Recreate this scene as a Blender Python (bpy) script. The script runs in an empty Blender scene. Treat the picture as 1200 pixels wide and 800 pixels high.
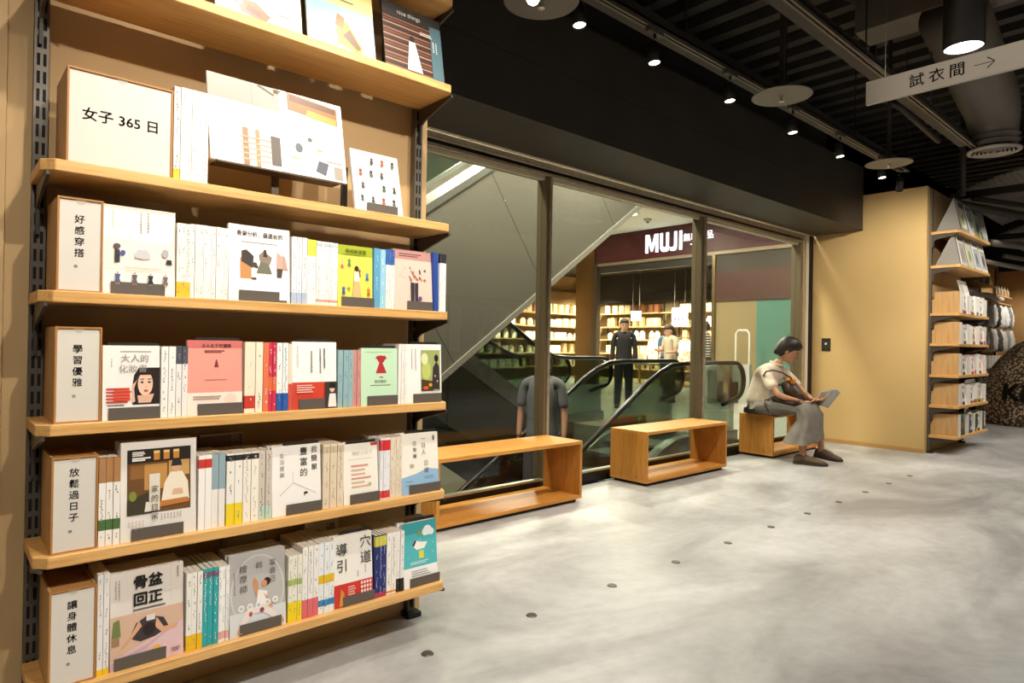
import bpy, bmesh, math, random
from mathutils import Vector, Matrix
random.seed(7)
C = bpy.context.scene.collection
SC = bpy.context.scene
PI = math.pi

# ------------------------------------------------------------------ camera
FPX, YAW, PITCH, ROLL = 757.0, math.radians(48.24), math.radians(0.206), math.radians(0.934)
F = Vector((math.cos(YAW) * math.cos(PITCH), math.sin(YAW) * math.cos(PITCH), math.sin(PITCH)))
R = Vector((math.sin(YAW), -math.cos(YAW), 0))
U = R.cross(F)
cx = math.cos(ROLL) * R + math.sin(ROLL) * U
cy = -math.sin(ROLL) * R + math.cos(ROLL) * U
cam_d = bpy.data.cameras.new('camera')
cam_d.sensor_width = 36.0
cam_d.lens = FPX / 1200.0 * 36.0
cam_d.clip_start = 0.02
cam_d.clip_end = 200
cam = bpy.data.objects.new('camera', cam_d)
C.objects.link(cam)
M = Matrix((cx, cy, -F)).transposed().to_4x4()
M.translation = Vector((0, 0, 1.12))
cam.matrix_world = M
SC.camera = cam
# ------------------------------------------------------------------ world, exposure, main light
w = bpy.data.worlds.new('world'); SC.world = w; w.use_nodes = True
w.node_tree.nodes['Background'].inputs[0].default_value = (1.0, 0.86, 0.70, 1)
w.node_tree.nodes['Background'].inputs[1].default_value = 0.14
SC.view_settings.view_transform = 'Standard'
SC.view_settings.look = 'None'
SC.view_settings.gamma = 1.0
SC.view_settings.exposure = 0.70
SC.cycles.max_bounces = 8
SC.cycles.diffuse_bounces = 4
SC.cycles.glossy_bounces = 4
SC.cycles.transparent_max_bounces = 16
SC.cycles.caustics_reflective = False
SC.cycles.caustics_refractive = False
SC.cycles.sample_clamp_indirect = 4.0
SC.cycles.use_denoising = True
WARM = (1.0, 0.90, 0.77)
SPOT_STORE = 70.0      # general store spots
SPOT_SHELF = 24.0      # bookcase spots
MALL_LIGHT = 1700.0
SHOP_LIGHT = 750.0

def light(kind, loc, energy, color=WARM, target=None, size=0.1, angle=100, blend=0.5, sy=None):
    d = bpy.data.lights.new('lamp_light', kind)
    d.energy = energy; d.color = color
    if kind == 'SPOT':
        d.spot_size = math.radians(angle); d.spot_blend = blend; d.shadow_soft_size = size
    elif kind == 'AREA':
        d.size = size
        if sy: d.shape = 'RECTANGLE'; d.size_y = sy
    else:
        d.shadow_soft_size = size
    o = bpy.data.objects.new('lamp_light', d); C.objects.link(o)
    o.location = loc
    if target is None: target = (loc[0], loc[1], loc[2] - 1)
    v = Vector(target) - Vector(loc)
    o.rotation_euler = v.to_track_quat('-Z', 'Y').to_euler()
    return o

# general spots of the store, hung in a grid under the dark ceiling
for gx in (-1.2, 1.2, 3.6, 6.0, 8.4, 10.8):
    for gy in (-3.2, -0.9):
        light('SPOT', (gx, gy, 3.0), SPOT_STORE * (1.25 if gx > 8 else 1.0), (1.0, 0.95, 0.89), (gx, gy, 0), 0.06, 115, 0.8)
# spots aimed over the walkway and benches (visible heads on the near track)
for lx, e in ((2.2, 26), (2.79, 34), (3.55, 36), (4.38, 38), (5.18, 40), (6.1, 42), (7.0, 45)):
    light('SPOT', (lx, 2.03, 2.56), e, WARM, (lx + 0.1, 2.2 if lx < 7 else 2.0, 0), 0.03, 110, 0.9)
# spots on the second track aimed at the near bookcase
for lx in (0.5, 0.92, 1.3):
    light('SPOT', (lx, 1.44, 2.72), SPOT_SHELF, WARM, (lx + 0.1, 2.1, 0.9), 0.02, 90, 0.5)
# unseen fill spots added on the camera side to brighten both bookcases
for lx, ly, tx in ((-0.2, -0.4, 0.85), (0.9, -0.4, 1.0), (2.0, -0.3, 1.2)):
    light('SPOT', (lx, ly, 3.0), 100, WARM, (tx, 2.05, 0.75), 0.03, 60, 0.7)
for lx in (7.6, 9.2, 10.8):
    light('SPOT', (lx, 0.2, 3.0), 75, WARM, (lx + 0.6, 2.0, 0.9), 0.03, 60, 0.7)
for lx in (8.5, 9.3):
    light('SPOT', (lx, 1.35, 2.9), SPOT_SHELF, WARM, (lx, 2.1, 1.0), 0.02, 90, 0.5)
for lx in (11.6, 12.8, 14.0, 15.2):  # first one added to brighten the garments nearest the bookcase
    light('SPOT', (lx, 1.7, 3.2), 110, WARM, (lx + 0.2, 2.9, 1.0), 0.03, 80, 0.6)
light('SPOT', (6.55, 1.7, 2.7), 105, WARM, (8.05, 2.5, 1.75), 0.03, 78, 0.9)
# unseen spot added to brighten the hanging sign
light('SPOT', (2.3, 0.7, 3.0), 36, WARM, (4.1, 0.95, 2.63), 0.03, 40, 0.8)
# hall ceiling downlights added behind the glass to brighten the escalator side
for mx in (1.2, 3.4, 5.6):
    light('AREA', (mx, 4.35, 4.12), 150, (1.0, 0.96, 0.88), (mx, 4.75, 0), 0.4)
# mall side: recessed downlights of the white ceiling, then the shop's own lamps
for mx, my in ((4.5, 6.5), (8.5, 6.5), (12.0, 6.5), (8.5, 9.5), (12.0, 9.5), (5.0, 10.0)):
    light('AREA', (mx, my, 4.12), MALL_LIGHT / (6.5 if mx < 11 else 14.0), (1.0, 0.95, 0.86), None, 0.5)
for mx, my in ((15.3, 9.2), (15.3, 11.0), (15.3, 12.8), (16.6, 10.2), (16.6, 12.2), (15.6, 14.6), (13.0, 14.2), (11.6, 14.2), (16.8, 14.8)):
    light('SPOT', (mx, my, 3.15), SHOP_LIGHT, (1.0, 0.93, 0.80), (mx + 0.5, my + 0.4, 0), 0.05, 130, 0.7)

# ------------------------------------------------------------------ materials
def s2l(c):
    return c / 12.92 if c <= 0.04045 else ((c + 0.055) / 1.055) ** 2.4
def hx(h):
    h = h.lstrip('#')
    return tuple(s2l(int(h[i:i + 2], 16) / 255.0) for i in (0, 2, 4)) + (1,)
_m = {}
def base_mat(name):
    m = bpy.data.materials.new(name); m.use_nodes = True
    nt = m.node_tree
    return m, nt, nt.nodes['Principled BSDF']
def P(col, rough=0.55, metal=0.0, spec=0.4):
    """plain coloured material with a faint procedural unevenness in roughness"""
    k = (col, rough, metal, spec)
    if k in _m: return _m[k]
    m, nt, b = base_mat('mat_' + col.strip('#'))
    b.inputs['Base Color'].default_value = hx(col)
    b.inputs['Metallic'].default_value = metal
    b.inputs['Specular IOR Level'].default_value = spec
    n = nt.nodes.new('ShaderNodeTexNoise'); n.inputs['Scale'].default_value = 30
    mr = nt.nodes.new('ShaderNodeMapRange')
    mr.inputs[3].default_value = max(0, rough - 0.06); mr.inputs[4].default_value = min(1, rough + 0.06)
    nt.links.new(n.outputs[0], mr.inputs[0]); nt.links.new(mr.outputs[0], b.inputs['Roughness'])
    _m[k] = m
    return m
def wood(name, c1, c2, axis='X', rough=0.42, sc=1.0):
    if name in _m: return _m[name]
    m, nt, b = base_mat(name)
    tc = nt.nodes.new('ShaderNodeTexCoord'); mp = nt.nodes.new('ShaderNodeMapping')
    s = {'X': (1.2, 26, 26), 'Y': (26, 1.2, 26), 'Z': (26, 26, 1.2)}[axis]
    mp.inputs['Scale'].default_value = tuple(v * sc for v in s)
    n1 = nt.nodes.new('ShaderNodeTexNoise'); n1.inputs['Scale'].default_value = 2.2; n1.inputs['Detail'].default_value = 6; n1.inputs['Distortion'].default_value = 1.2
    n2 = nt.nodes.new('ShaderNodeTexNoise'); n2.inputs['Scale'].default_value = 11; n2.inputs['Detail'].default_value = 3
    mx = nt.nodes.new('ShaderNodeMath'); mx.operation = 'MULTIPLY_ADD'; mx.inputs[1].default_value = 0.45
    cr = nt.nodes.new('ShaderNodeValToRGB')
    cr.color_ramp.elements[0].position = 0.42; cr.color_ramp.elements[0].color = hx(c2)
    cr.color_ramp.elements[1].position = 0.82; cr.color_ramp.elements[1].color = hx(c1)
    bp = nt.nodes.new('ShaderNodeBump'); bp.inputs['Strength'].default_value = 0.08
    L = nt.links.new
    L(tc.outputs['Object'], mp.inputs[0]); L(mp.outputs[0], n1.inputs[0]); L(mp.outputs[0], n2.inputs[0])
    L(n2.outputs[0], mx.inputs[0]); L(n1.outputs[0], mx.inputs[2]); L(mx.outputs[0], cr.inputs[0])
    L(cr.outputs[0], b.inputs['Base Color']); L(mx.outputs[0], bp.inputs['Height']); L(bp.outputs[0], b.inputs['Normal'])
    b.inputs['Roughness'].default_value = rough
    _m[name] = m
    return m
def mottled(name, c1, c2, scale=3.0, rough=0.6, metal=0.0, lo=0.35, hi=0.7, detail=5, bump=0.03):
    if name in _m: return _m[name]
    m, nt, b = base_mat(name)
    tc = nt.nodes.new('ShaderNodeTexCoord')
    n = nt.nodes.new('ShaderNodeTexNoise'); n.inputs['Scale'].default_value = scale; n.inputs['Detail'].default_value = detail
    cr = nt.nodes.new('ShaderNodeValToRGB')
    cr.color_ramp.elements[0].position = lo; cr.color_ramp.elements[0].color = hx(c1)
    cr.color_ramp.elements[1].position = hi; cr.color_ramp.elements[1].color = hx(c2)
    bp = nt.nodes.new('ShaderNodeBump'); bp.inputs['Strength'].default_value = bump
    L = nt.links.new
    L(tc.outputs['Object'], n.inputs[0]); L(n.outputs[0], cr.inputs[0]); L(cr.outputs[0], b.inputs['Base Color'])
    L(n.outputs[0], bp.inputs['Height']); L(bp.outputs[0], b.inputs['Normal'])
    b.inputs['Roughness'].default_value = rough; b.inputs['Metallic'].default_value = metal
    _m[name] = m
    return m
def emit(col, strength):
    k = ('e', col, strength)
    if k in _m: return _m[k]
    m = bpy.data.materials.new('mat_glow'); m.use_nodes = True; nt = m.node_tree
    nt.nodes.remove(nt.nodes['Principled BSDF'])
    e = nt.nodes.new('ShaderNodeEmission'); e.inputs[0].default_value = hx(col); e.inputs[1].default_value = strength
    nt.links.new(e.outputs[0], nt.nodes['Material Output'].inputs[0])
    _m[k] = m
    return m
def glass(name, tint, ior=1.5, rough=0.0, boost=1.0):
    """thin architectural pane: tinted straight-through light plus a Fresnel mirror"""
    if name in _m: return _m[name]
    m = bpy.data.materials.new(name); m.use_nodes = True; nt = m.node_tree
    nt.nodes.remove(nt.nodes['Principled BSDF'])
    t = nt.nodes.new('ShaderNodeBsdfTransparent'); t.inputs[0].default_value = hx(tint)
    g = nt.nodes.new('ShaderNodeBsdfGlossy'); g.inputs['Roughness'].default_value = rough
    fr = nt.nodes.new('ShaderNodeFresnel'); fr.inputs[0].default_value = ior
    mu = nt.nodes.new('ShaderNodeMath'); mu.operation = 'MULTIPLY'; mu.inputs[1].default_value = boost; mu.use_clamp = True
    mx = nt.nodes.new('ShaderNodeMixShader'); L = nt.links.new
    ge = nt.nodes.new('ShaderNodeNewGeometry'); inv = nt.nodes.new('ShaderNodeMath'); inv.operation = 'SUBTRACT'; inv.inputs[0].default_value = 1.0
    m2 = nt.nodes.new('ShaderNodeMath'); m2.operation = 'MULTIPLY'
    L(ge.outputs['Backfacing'], inv.inputs[1]); L(fr.outputs[0], mu.inputs[0]); L(mu.outputs[0], m2.inputs[0]); L(inv.outputs[0], m2.inputs[1])   # one mirror per pane: its front face only
    L(m2.outputs[0], mx.inputs[0]); L(t.outputs[0], mx.inputs[1]); L(g.outputs[0], mx.inputs[2])
    L(mx.outputs[0], nt.nodes['Material Output'].inputs[0])
    _m[name] = m
    return m
def concrete():
    m, nt, b = base_mat('polished_concrete')
    L = nt.links.new
    tc = nt.nodes.new('ShaderNodeTexCoord')
    mp = nt.nodes.new('ShaderNodeMapping'); mp.inputs['Rotation'].default_value = (0, 0, 0.5); mp.inputs['Scale'].default_value = (0.7, 1.3, 1)
    n1 = nt.nodes.new('ShaderNodeTexNoise'); n1.inputs['Scale'].default_value = 1.0; n1.inputs['Detail'].default_value = 8; n1.inputs['Roughness'].default_value = 0.62; n1.inputs['Distortion'].default_value = 0.7
    n2 = nt.nodes.new('ShaderNodeTexNoise'); n2.inputs['Scale'].default_value = 14; n2.inputs['Detail'].default_value = 5
    v = nt.nodes.new('ShaderNodeTexVoronoi'); v.inputs['Scale'].default_value = 3.2
    cr = nt.nodes.new('ShaderNodeValToRGB')
    e = cr.color_ramp.elements
    e[0].position = 0.33; e[0].color = hx('888989'); e[1].position = 0.68; e[1].color = hx('c8c9ca')
    x = e.new(0.5); x.color = hx('aaabaa')
    mix = nt.nodes.new('ShaderNodeMix'); mix.data_type = 'RGBA'; mix.blend_type = 'MULTIPLY'; mix.inputs[0].default_value = 0.35
    cr2 = nt.nodes.new('ShaderNodeValToRGB'); cr2.color_ramp.elements[0].position = 0.3; cr2.color_ramp.elements[0].color = (0.7, 0.69, 0.68, 1); cr2.color_ramp.elements[1].position = 0.6
    cr2.color_ramp.elements[1].color = (1, 1, 1, 1)
    L(tc.outputs['Object'], mp.inputs[0]); L(mp.outputs[0], n1.inputs[0]); L(tc.outputs['Object'], n2.inputs[0])
    L(n1.outputs[0], cr.inputs[0]); L(n2.outputs[0], cr2.inputs[0]); L(cr.outputs[0], mix.inputs[6]); L(cr2.outputs[0], mix.inputs[7])
    L(mix.outputs[2], b.inputs['Base Color'])
    mr = nt.nodes.new('ShaderNodeMapRange'); mr.inputs[3].default_value = 0.28; mr.inputs[4].default_value = 0.5
    L(n1.outputs[0], mr.inputs[0]); L(mr.outputs[0], b.inputs['Roughness'])
    bp = nt.nodes.new('ShaderNodeBump'); bp.inputs['Strength'].default_value = 0.03
    L(n2.outputs[0], bp.inputs['Height']); L(bp.outputs[0], b.inputs['Normal'])
    b.inputs['Specular IOR Level'].default_value = 0.4
    return m
OAK = wood('oak_veneer_shelf', 'd9ab6a', 'bb8a48')
OAKV = wood('oak_veneer_upright_grain', 'c9a26c', 'b08a55', 'Z')
OAKB = wood('oak_bench', 'cf9140', 'a96c26', 'X', 0.4)
OAKBV = wood('oak_bench_side', 'c4883c', '9c6324', 'Z', 0.4)
BOARD = mottled('tan_fibre_board', 'b4966a', 'c0a274', 2.0, 0.7)
DARKM = P('4a453f', 0.45, 0.3)
BLACKP = mottled('black_paint', '15130f', '1b1916', 4, 0.75)
BULK = mottled('dark_bulkhead_paint', '37322c', '3f3932', 2, 0.6)
STEEL = P('a8a196', 0.22, 1.0)
BRONZE = P('7d6d55', 0.25, 1.0)
RUBBER = P('0d0d0f', 0.3)
PAGES = P('d8d0c2', 0.8)
LIP = P('5c5650', 0.5, 0.1)

# ------------------------------------------------------------------ mesh helpers
class MB:
    def __init__(s): s.v = []; s.f = []; s.mi = []
    def add(s, v, f, mi=0):
        o = len(s.v); s.v += [tuple(p) for p in v]
        for q in f: s.f.append([i + o for i in q]); s.mi.append(mi)
        return s
    def box(s, x0, x1, y0, y1, z0, z1, mi=0):
        return s.add([(x0, y0, z0), (x1, y0, z0), (x1, y1, z0), (x0, y1, z0), (x0, y0, z1), (x1, y0, z1), (x1, y1, z1), (x0, y1, z1)],
                     [(0, 3, 2, 1), (4, 5, 6, 7), (0, 1, 5, 4), (1, 2, 6, 5), (2, 3, 7, 6), (3, 0, 4, 7)], mi)
    def prism(s, pts, axis, a0, a1, mi=0):
        """extrude polygon pts (2-D, in the two other axes in order) along axis"""
        def mk(p, a):
            if axis == 'X': return (a, p[0], p[1])
            if axis == 'Y': return (p[0], a, p[1])
            return (p[0], p[1], a)
        n = len(pts)
        v = [mk(p, a0) for p in pts] + [mk(p, a1) for p in pts]
        f = [tuple(range(n)), tuple(range(2 * n - 1, n - 1, -1))] + [(i, i + n, (i + 1) % n + n, (i + 1) % n) for i in range(n)]
        return s.add(v, f, mi)
    def tube(s, path, r, n=8, mi=0, cap=True):
        path = [Vector(p) for p in path]; v = []; f = []
        up = Vector((0, 0, 1)); last = None
        for i, p in enumerate(path):
            t = (path[min(i + 1, len(path) - 1)] - path[max(i - 1, 0)]).normalized()
            if last is None:
                a = t.cross(up)
                if a.length < 0.05: a = t.cross(Vector((1, 0, 0)))
            else:
                a = last - t * last.dot(t)
            a.normalize(); last = a; b = t.cross(a)
            rr = r[i] if isinstance(r, (list, tuple)) else r
            for k in range(n):
                q = 2 * PI * k / n
                v.append(p + (a * math.cos(q) + b * math.sin(q)) * rr)
        for i in range(len(path) - 1):
            for k in range(n):
                f.append((i * n + k, i * n + (k + 1) % n, (i + 1) * n + (k + 1) % n, (i + 1) * n + k))
        if cap:
            f.append(tuple(range(n))); f.append(tuple(range((len(path) - 1) * n, len(path) * n)))
        return s.add(v, f, mi)
    def lathe(s, prof, c=(0, 0, 0), n=24, mi=0):
        v = []; f = []
        for (r, z) in prof:
            for k in range(n):
                q = 2 * PI * k / n
                v.append((c[0] + r * math.cos(q), c[1] + r * math.sin(q), c[2] + z))
        for i in range(len(prof) - 1):
            for k in range(n):
                f.append((i * n + k, i * n + (k + 1) % n, (i + 1) * n + (k + 1) % n, (i + 1) * n + k))
        return s.add(v, f, mi)
    def rings(s, rings, mi=0, cap=True):
        n = len(rings[0]); v = [p for r in rings for p in r]; f = []
        for i in range(len(rings) - 1):
            for k in range(n):
                f.append((i * n + k, i * n + (k + 1) % n, (i + 1) * n + (k + 1) % n, (i + 1) * n + k))
        if cap:
            f.append(tuple(range(n))); f.append(tuple(range((len(rings) - 1) * n, len(rings) * n)))
        return s.add(v, f, mi)
    def ell(s, c, rx, ry, rz, nu=12, nv=8, mi=0, rot=None):
        v = []; f = []
        for i in range(nv + 1):
            th = PI * i / nv
            for k in range(nu):
                q = 2 * PI * k / nu
                p = Vector((rx * math.sin(th) * math.cos(q), ry * math.sin(th) * math.sin(q), rz * math.cos(th)))
                if rot: p = rot @ p
                v.append(p + Vector(c))
        for i in range(nv):
            for k in range(nu):
                f.append((i * nu + k, i * nu + (k + 1) % nu, (i + 1) * nu + (k + 1) % nu, (i + 1) * nu + k))
        return s.add(v, f, mi)
    def mesh(s, name, mats, smooth=False):
        me = bpy.data.meshes.new(name); me.from_pydata(s.v, [], s.f)
        for m in (mats if isinstance(mats, (list, tuple)) else [mats]): me.materials.append(m)
        me.polygons.foreach_set('material_index', s.mi)
        if smooth: me.polygons.foreach_set('use_smooth', [True] * len(s.f))
        bm = bmesh.new(); bm.from_mesh(me); bmesh.ops.recalc_face_normals(bm, faces=bm.faces); bm.to_mesh(me); bm.free()
        me.update()
        return me
    def build(s, name, mats, parent=None, smooth=False, loc=None, **kw):
        return link(name, s.mesh(name, mats, smooth), parent, loc, **kw)
def link(name, me, parent=None, loc=None, rot=None, **kw):
    o = bpy.data.objects.new(name, me); C.objects.link(o)
    if parent: o.parent = parent
    if loc: o.location = loc
    if rot: o.rotation_euler = rot
    for k, v in kw.items(): o[k] = v
    return o
def thing(name, label, cat, loc=(0, 0, 0), rot=(0, 0, 0), group=None):
    o = bpy.data.objects.new(name, None); C.objects.link(o); o.empty_display_size = 0.1
    o.location = loc; o.rotation_euler = rot
    return tag(o, label, cat, group)
ONES = ['first', 'second', 'third', 'fourth', 'fifth', 'sixth', 'seventh', 'eighth', 'ninth', 'tenth', 'eleventh', 'twelfth', 'thirteenth', 'fourteenth', 'fifteenth', 'sixteenth', 'seventeenth', 'eighteenth', 'nineteenth', 'twentieth']
def ordinal(i): return ONES[i] if i < 20 else 'twenty-' + ONES[i - 20]
def tag(o, label, cat, group=None):
    o['label'] = label; o['category'] = cat
    if group: o['group'] = group
    return o
def copy_tree(o, parent=None):
    c = o.copy(); C.objects.link(c); c.parent = parent
    for ch in list(o.children): copy_tree(ch, c)
    return c
def bevel(o, w=0.003, n=2):
    m = o.modifiers.new('bevel', 'BEVEL'); m.width = w; m.segments = n; m.limit_method = 'ANGLE'
    return o
_t = {}
def textmesh(body, bold=0.0, vertical=False, space=1.0, res=2):
    k = (body, bold, vertical, space)
    if k in _t: return _t[k]
    cu = bpy.data.curves.new('lettering', 'FONT')
    cu.body = '\n'.join(body) if vertical else body
    cu.size = 1.0; cu.align_x = 'CENTER'; cu.align_y = 'CENTER'; cu.resolution_u = res
    cu.space_line = space * (1.25 if vertical else 1.0)
    if not vertical: cu.space_character = space
    ob = bpy.data.objects.new('lettering', cu); C.objects.link(ob)
    dg = bpy.context.evaluated_depsgraph_get(); dg.update()
    me = bpy.data.meshes.new_from_object(ob.evaluated_get(dg))
    bpy.data.objects.remove(ob); bpy.data.curves.remove(cu)
    me.name = 'lettering'
    if bold > 0:                                     # heavier weight: the same strokes laid again beside themselves
        bm = bmesh.new()
        for dx, dy in ((-bold, 0), (bold, 0), (0, bold), (0, -bold)):
            m2 = me.copy(); m2.transform(Matrix.Translation((dx, dy, 0))); bm.from_mesh(m2); bpy.data.meshes.remove(m2)
        bm.to_mesh(me); bm.free()
    _t[k] = me
    return me
def text(name, body, mat, parent, loc, size, rot=(PI / 2, 0, 0), bold=0.0, vertical=False, space=1.0, sx=1.0, **kw):
    """flat lettering; default orientation stands upright facing -Y"""
    me = textmesh(body, bold, vertical, space).copy()
    me.materials.clear(); me.materials.append(mat)
    o = link(name, me, parent, loc, rot, **kw)
    o.scale = (size * sx, size, size)
    return o
# ------------------------------------------------------------------ the setting
def struct(name, mb, mat, parent=None, smooth=False, **kw):
    o = mb.build(name, mat, parent, smooth, **kw)
    if parent is None: o['kind'] = 'structure'
    return o
floor = struct('floor', MB().box(-3.2, 16.3, -5.2, 3.46, -0.12, 0), concrete())
tile_m = mottled('mall_floor_stone', '8f9189', 'a3a59c', 1.2, 0.25)
struct('floor.001', MB().box(7.35, 16.3, 3.62, 7.6, -0.3, 0).box(6.85, 7.35, 5.03, 6.32, -0.3, 0).box(3.2, 16.3, 7.6, 16.2, -0.3, 0), tile_m)
struct('floor.002', MB().box(-3.2, 16.3, 3.5, 16.2, -4.7, -4.5), tile_m)
# dark ceiling with its ribbed deck
ceil = struct('ceiling', MB().box(-3.2, 16.3, -5.2, 3.46, 4.0, 4.1), BLACKP)
rib = MB().box(-0.055, 0.055, -5.1, 3.3, 3.90, 4.0).mesh('ceiling_rib', mottled('rib_grey', '37322d', '443f39', 3, 0.7))
for i in range(34):
    link('ceiling_rib', rib, ceil, (3.2 + i * 0.29, 0, 0))
# side and back walls of the shop (behind and beside the camera)
tan_w = mottled('wall_tan', 'b8905a', 'c49c66', 1.5, 0.7)
struct('wall_back', MB().box(-3.3, 16.3, -5.3, -5.2, 0, 4.0), mottled('wall_cream', 'b5a68e', 'beb09a', 1.5, 0.7))
struct('wall_west', MB().box(-3.3, -3.2, -5.2, 3.5, 0, 4.0), tan_w)
struct('wall_east', MB().box(16.2, 16.3, -5.2, 3.46, 0, 2.75).box(16.2, 16.3, -5.2, 3.46, 2.75, 4.0, 1), [tan_w, BLACKP])
# panelled wall that carries the near bookcase; its return beside the glass
wl = struct('wall_left', MB().box(-3.2, 1.54, 2.285, 2.36, 0.0, 4.0), BOARD)
bevel(MB().box(-1.2, 0.138, 2.262, 2.284, 0.0, 2.9).build('panel', BOARD, wl), 0.002)
bevel(MB().box(0.142, 1.50, 2.272, 2.284, 0.0, 0.10).build('skirting', BOARD, wl), 0.002)
struct('wall_left.001', MB().box(1.44, 1.54, 2.36, 3.5, 0.0, 4.0), BOARD)
# dropped dark header above the glazing
wh = struct('wall_header', MB().box(1.54, 8.05, 2.906, 3.46, 2.505, 3.24).box(1.54, 16.2, 3.36, 3.46, 3.24, 4.0), BULK)
MB().box(1.54, 8.05, 2.9055, 2.906, 2.86, 2.863).build('joint', P('191613', 0.8), wh)
# ochre end wall beside the glazing
wr = struct('wall_right', MB().box(8.05, 8.13, 2.25, 3.5, 0.0, 2.917), mottled('ochre_wall', 'c8aa70', 'd0b278', 1.2, 0.62))
struct('wall_right.001', MB().box(8.13, 9.46, 2.26, 2.33, 0.0, 2.92), BOARD)
struct('wall_right.002', MB().box(8.13, 16.2, 3.24, 3.35, 0.0, 2.9), BOARD)
struct('wall_right.003', MB().box(8.13, 16.2, 3.36, 3.5, 0.0, 4.0), BLACKP)
struct('baseboard_right', MB().box(8.038, 8.05, 2.26, 3.47, 0.0, 0.045), mottled('ochre_base', 'b58c52', 'bd945a', 3, 0.6))

# glazing: stainless frame, three panes
win = bpy.data.objects.new('window_1', None); C.objects.link(win); win['kind'] = 'structure'
def wpart(name, mb, mat, bv=0.002):
    o = mb.build(name, mat, win)
    if bv: bevel(o, bv, 1)
    return o
metal_f = mottled('brushed_champagne_steel', 'aea287', 'c6b99c', 18, 0.28, 0.4, 0.3, 0.7, 3, 0.02)
wpart('frame_rail', MB().box(1.54, 8.05, 3.478, 3.50, 2.50, 2.528), metal_f)
wpart('frame_rail', MB().box(1.54, 8.05, 3.492, 3.60, 2.452, 2.498), metal_f)
wpart('frame_rail', MB().box(1.54, 8.05, 3.500, 3.60, 2.425, 2.449), P('3b342b', 0.35, 0.8))
wpart('frame_rail', MB().box(1.54, 8.05, 3.488, 3.60, 2.398, 2.423), metal_f)
wpart('glazing_gasket', MB().box(1.54, 8.05, 3.515, 3.575, 2.372, 2.398), P('c9c4ac', 0.4))
wpart('bottom_rail', MB().box(1.54, 8.05, 3.50, 3.60, 0.0, 0.082), P('12100e', 0.4))
wpart('bottom_rail', MB().box(1.54, 8.05, 3.495, 3.545, 0.083, 0.10), P('b9b8a4', 0.3, 0.6))
for xl, xr in ((3.45, 3.503), (5.585, 5.672)):
    xm = xl + (xr - xl) * 0.45
    wpart('mullion', MB().box(xl, xm - 0.002, 3.49, 3.60, 0.10, 2.40), P('857860', 0.3, 0.4))
    wpart('mullion', MB().box(xm + 0.002, xr, 3.482, 3.60, 0.10, 2.40), metal_f)
wpart('jamb', MB().box(7.74, 7.80, 3.49, 3.60, 0.0, 2.45), P('857860', 0.3, 0.4))
wpart('jamb', MB().box(7.805, 7.865, 3.485, 3.60, 0.0, 2.45), metal_f)
wpart('jamb', MB().box(7.87, 7.945, 3.475, 3.60, 0.0, 2.50), P('d8cdb8', 0.35))
wpart('jamb', MB().box(7.95, 8.049, 3.47, 3.60, 0.0, 2.50), P('080706', 0.6))  # black strip painted in for the dark gap against the wall
GL = glass('window_glass', 'e3e3da', 1.5, 0.0, 1.0)
for a, b in ((1.54, 3.45), (3.503, 5.585), (5.672, 7.74)):
    wpart('pane', MB().box(a, b, 3.545, 3.553, 0.09, 2.40), GL, 0)

# floor plugs in a row on the concrete
plug = MB().lathe([(0, 0.004), (0.020, 0.004), (0.0235, 0.0)], n=18)
pm = plug.mesh('floor_plug', P('5b5752', 0.4, 0.5))
for i in range(11):
    tag(link('floor_plug', pm, None, (1.337 + i * 0.5167, 1.927, 0.0)), 'small round grey floor plug, %s from the bookcase in the row of eleven' % ordinal(i), 'floor plug', 'plugs in the concrete floor')

# switch plate on the ochre wall
sw = thing('wall_switch', 'dark square switch plate with a pale button on the ochre end wall', 'switch', (8.046, 3.30, 1.172), (0, 0, -PI / 2))
bevel(MB().box(-0.052, 0.052, -0.008, 0.0, -0.078, 0.078).build('plate', P('2e2b28', 0.4), sw), 0.003)
MB().box(-0.03, 0.03, -0.011, -0.008, -0.045, 0.045).build('rocker', P('3a3734', 0.4), sw)
MB().ell((0, -0.0135, 0.01), 0.014, 0.004, 0.014, 12, 6).build('button', P('cfcac2', 0.4), sw)

# ------------------------------------------------------------------ ceiling fixtures
def track(y, x0, x1, z, label):
    t = thing('lighting_track', label, 'track', (x0, y, z))
    Lx = x1 - x0
    MB().box(0, Lx, -0.018, -0.006, -0.016, 0.016).box(0, Lx, 0.006, 0.018, -0.016, 0.016).box(0, Lx, -0.018, 0.018, 0.005, 0.016).build('rail', P('6f675c', 0.45, 0.5), t)
    MB().box(0, Lx, 0.03, 0.11, 0.02, 0.10).build('cable_tray', P('3a352f', 0.6), t)
    n = int(Lx / 1.2)
    for i in range(n + 1):
        MB().tube([(0.3 + i * 1.2, 0, 0.016), (0.3 + i * 1.2, 0, 3.98 - z)], 0.005, 6).build('hanger_rod', P('2c2824', 0.6), t)
    return t
track(2.055, 0.4, 6.75, 2.80, 'long grey lighting track above the benches carrying small black spotlights')
track(1.44, 0.1, 6.35, 2.80, 'grey lighting track over the walkway, ending behind the hanging sign')
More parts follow.
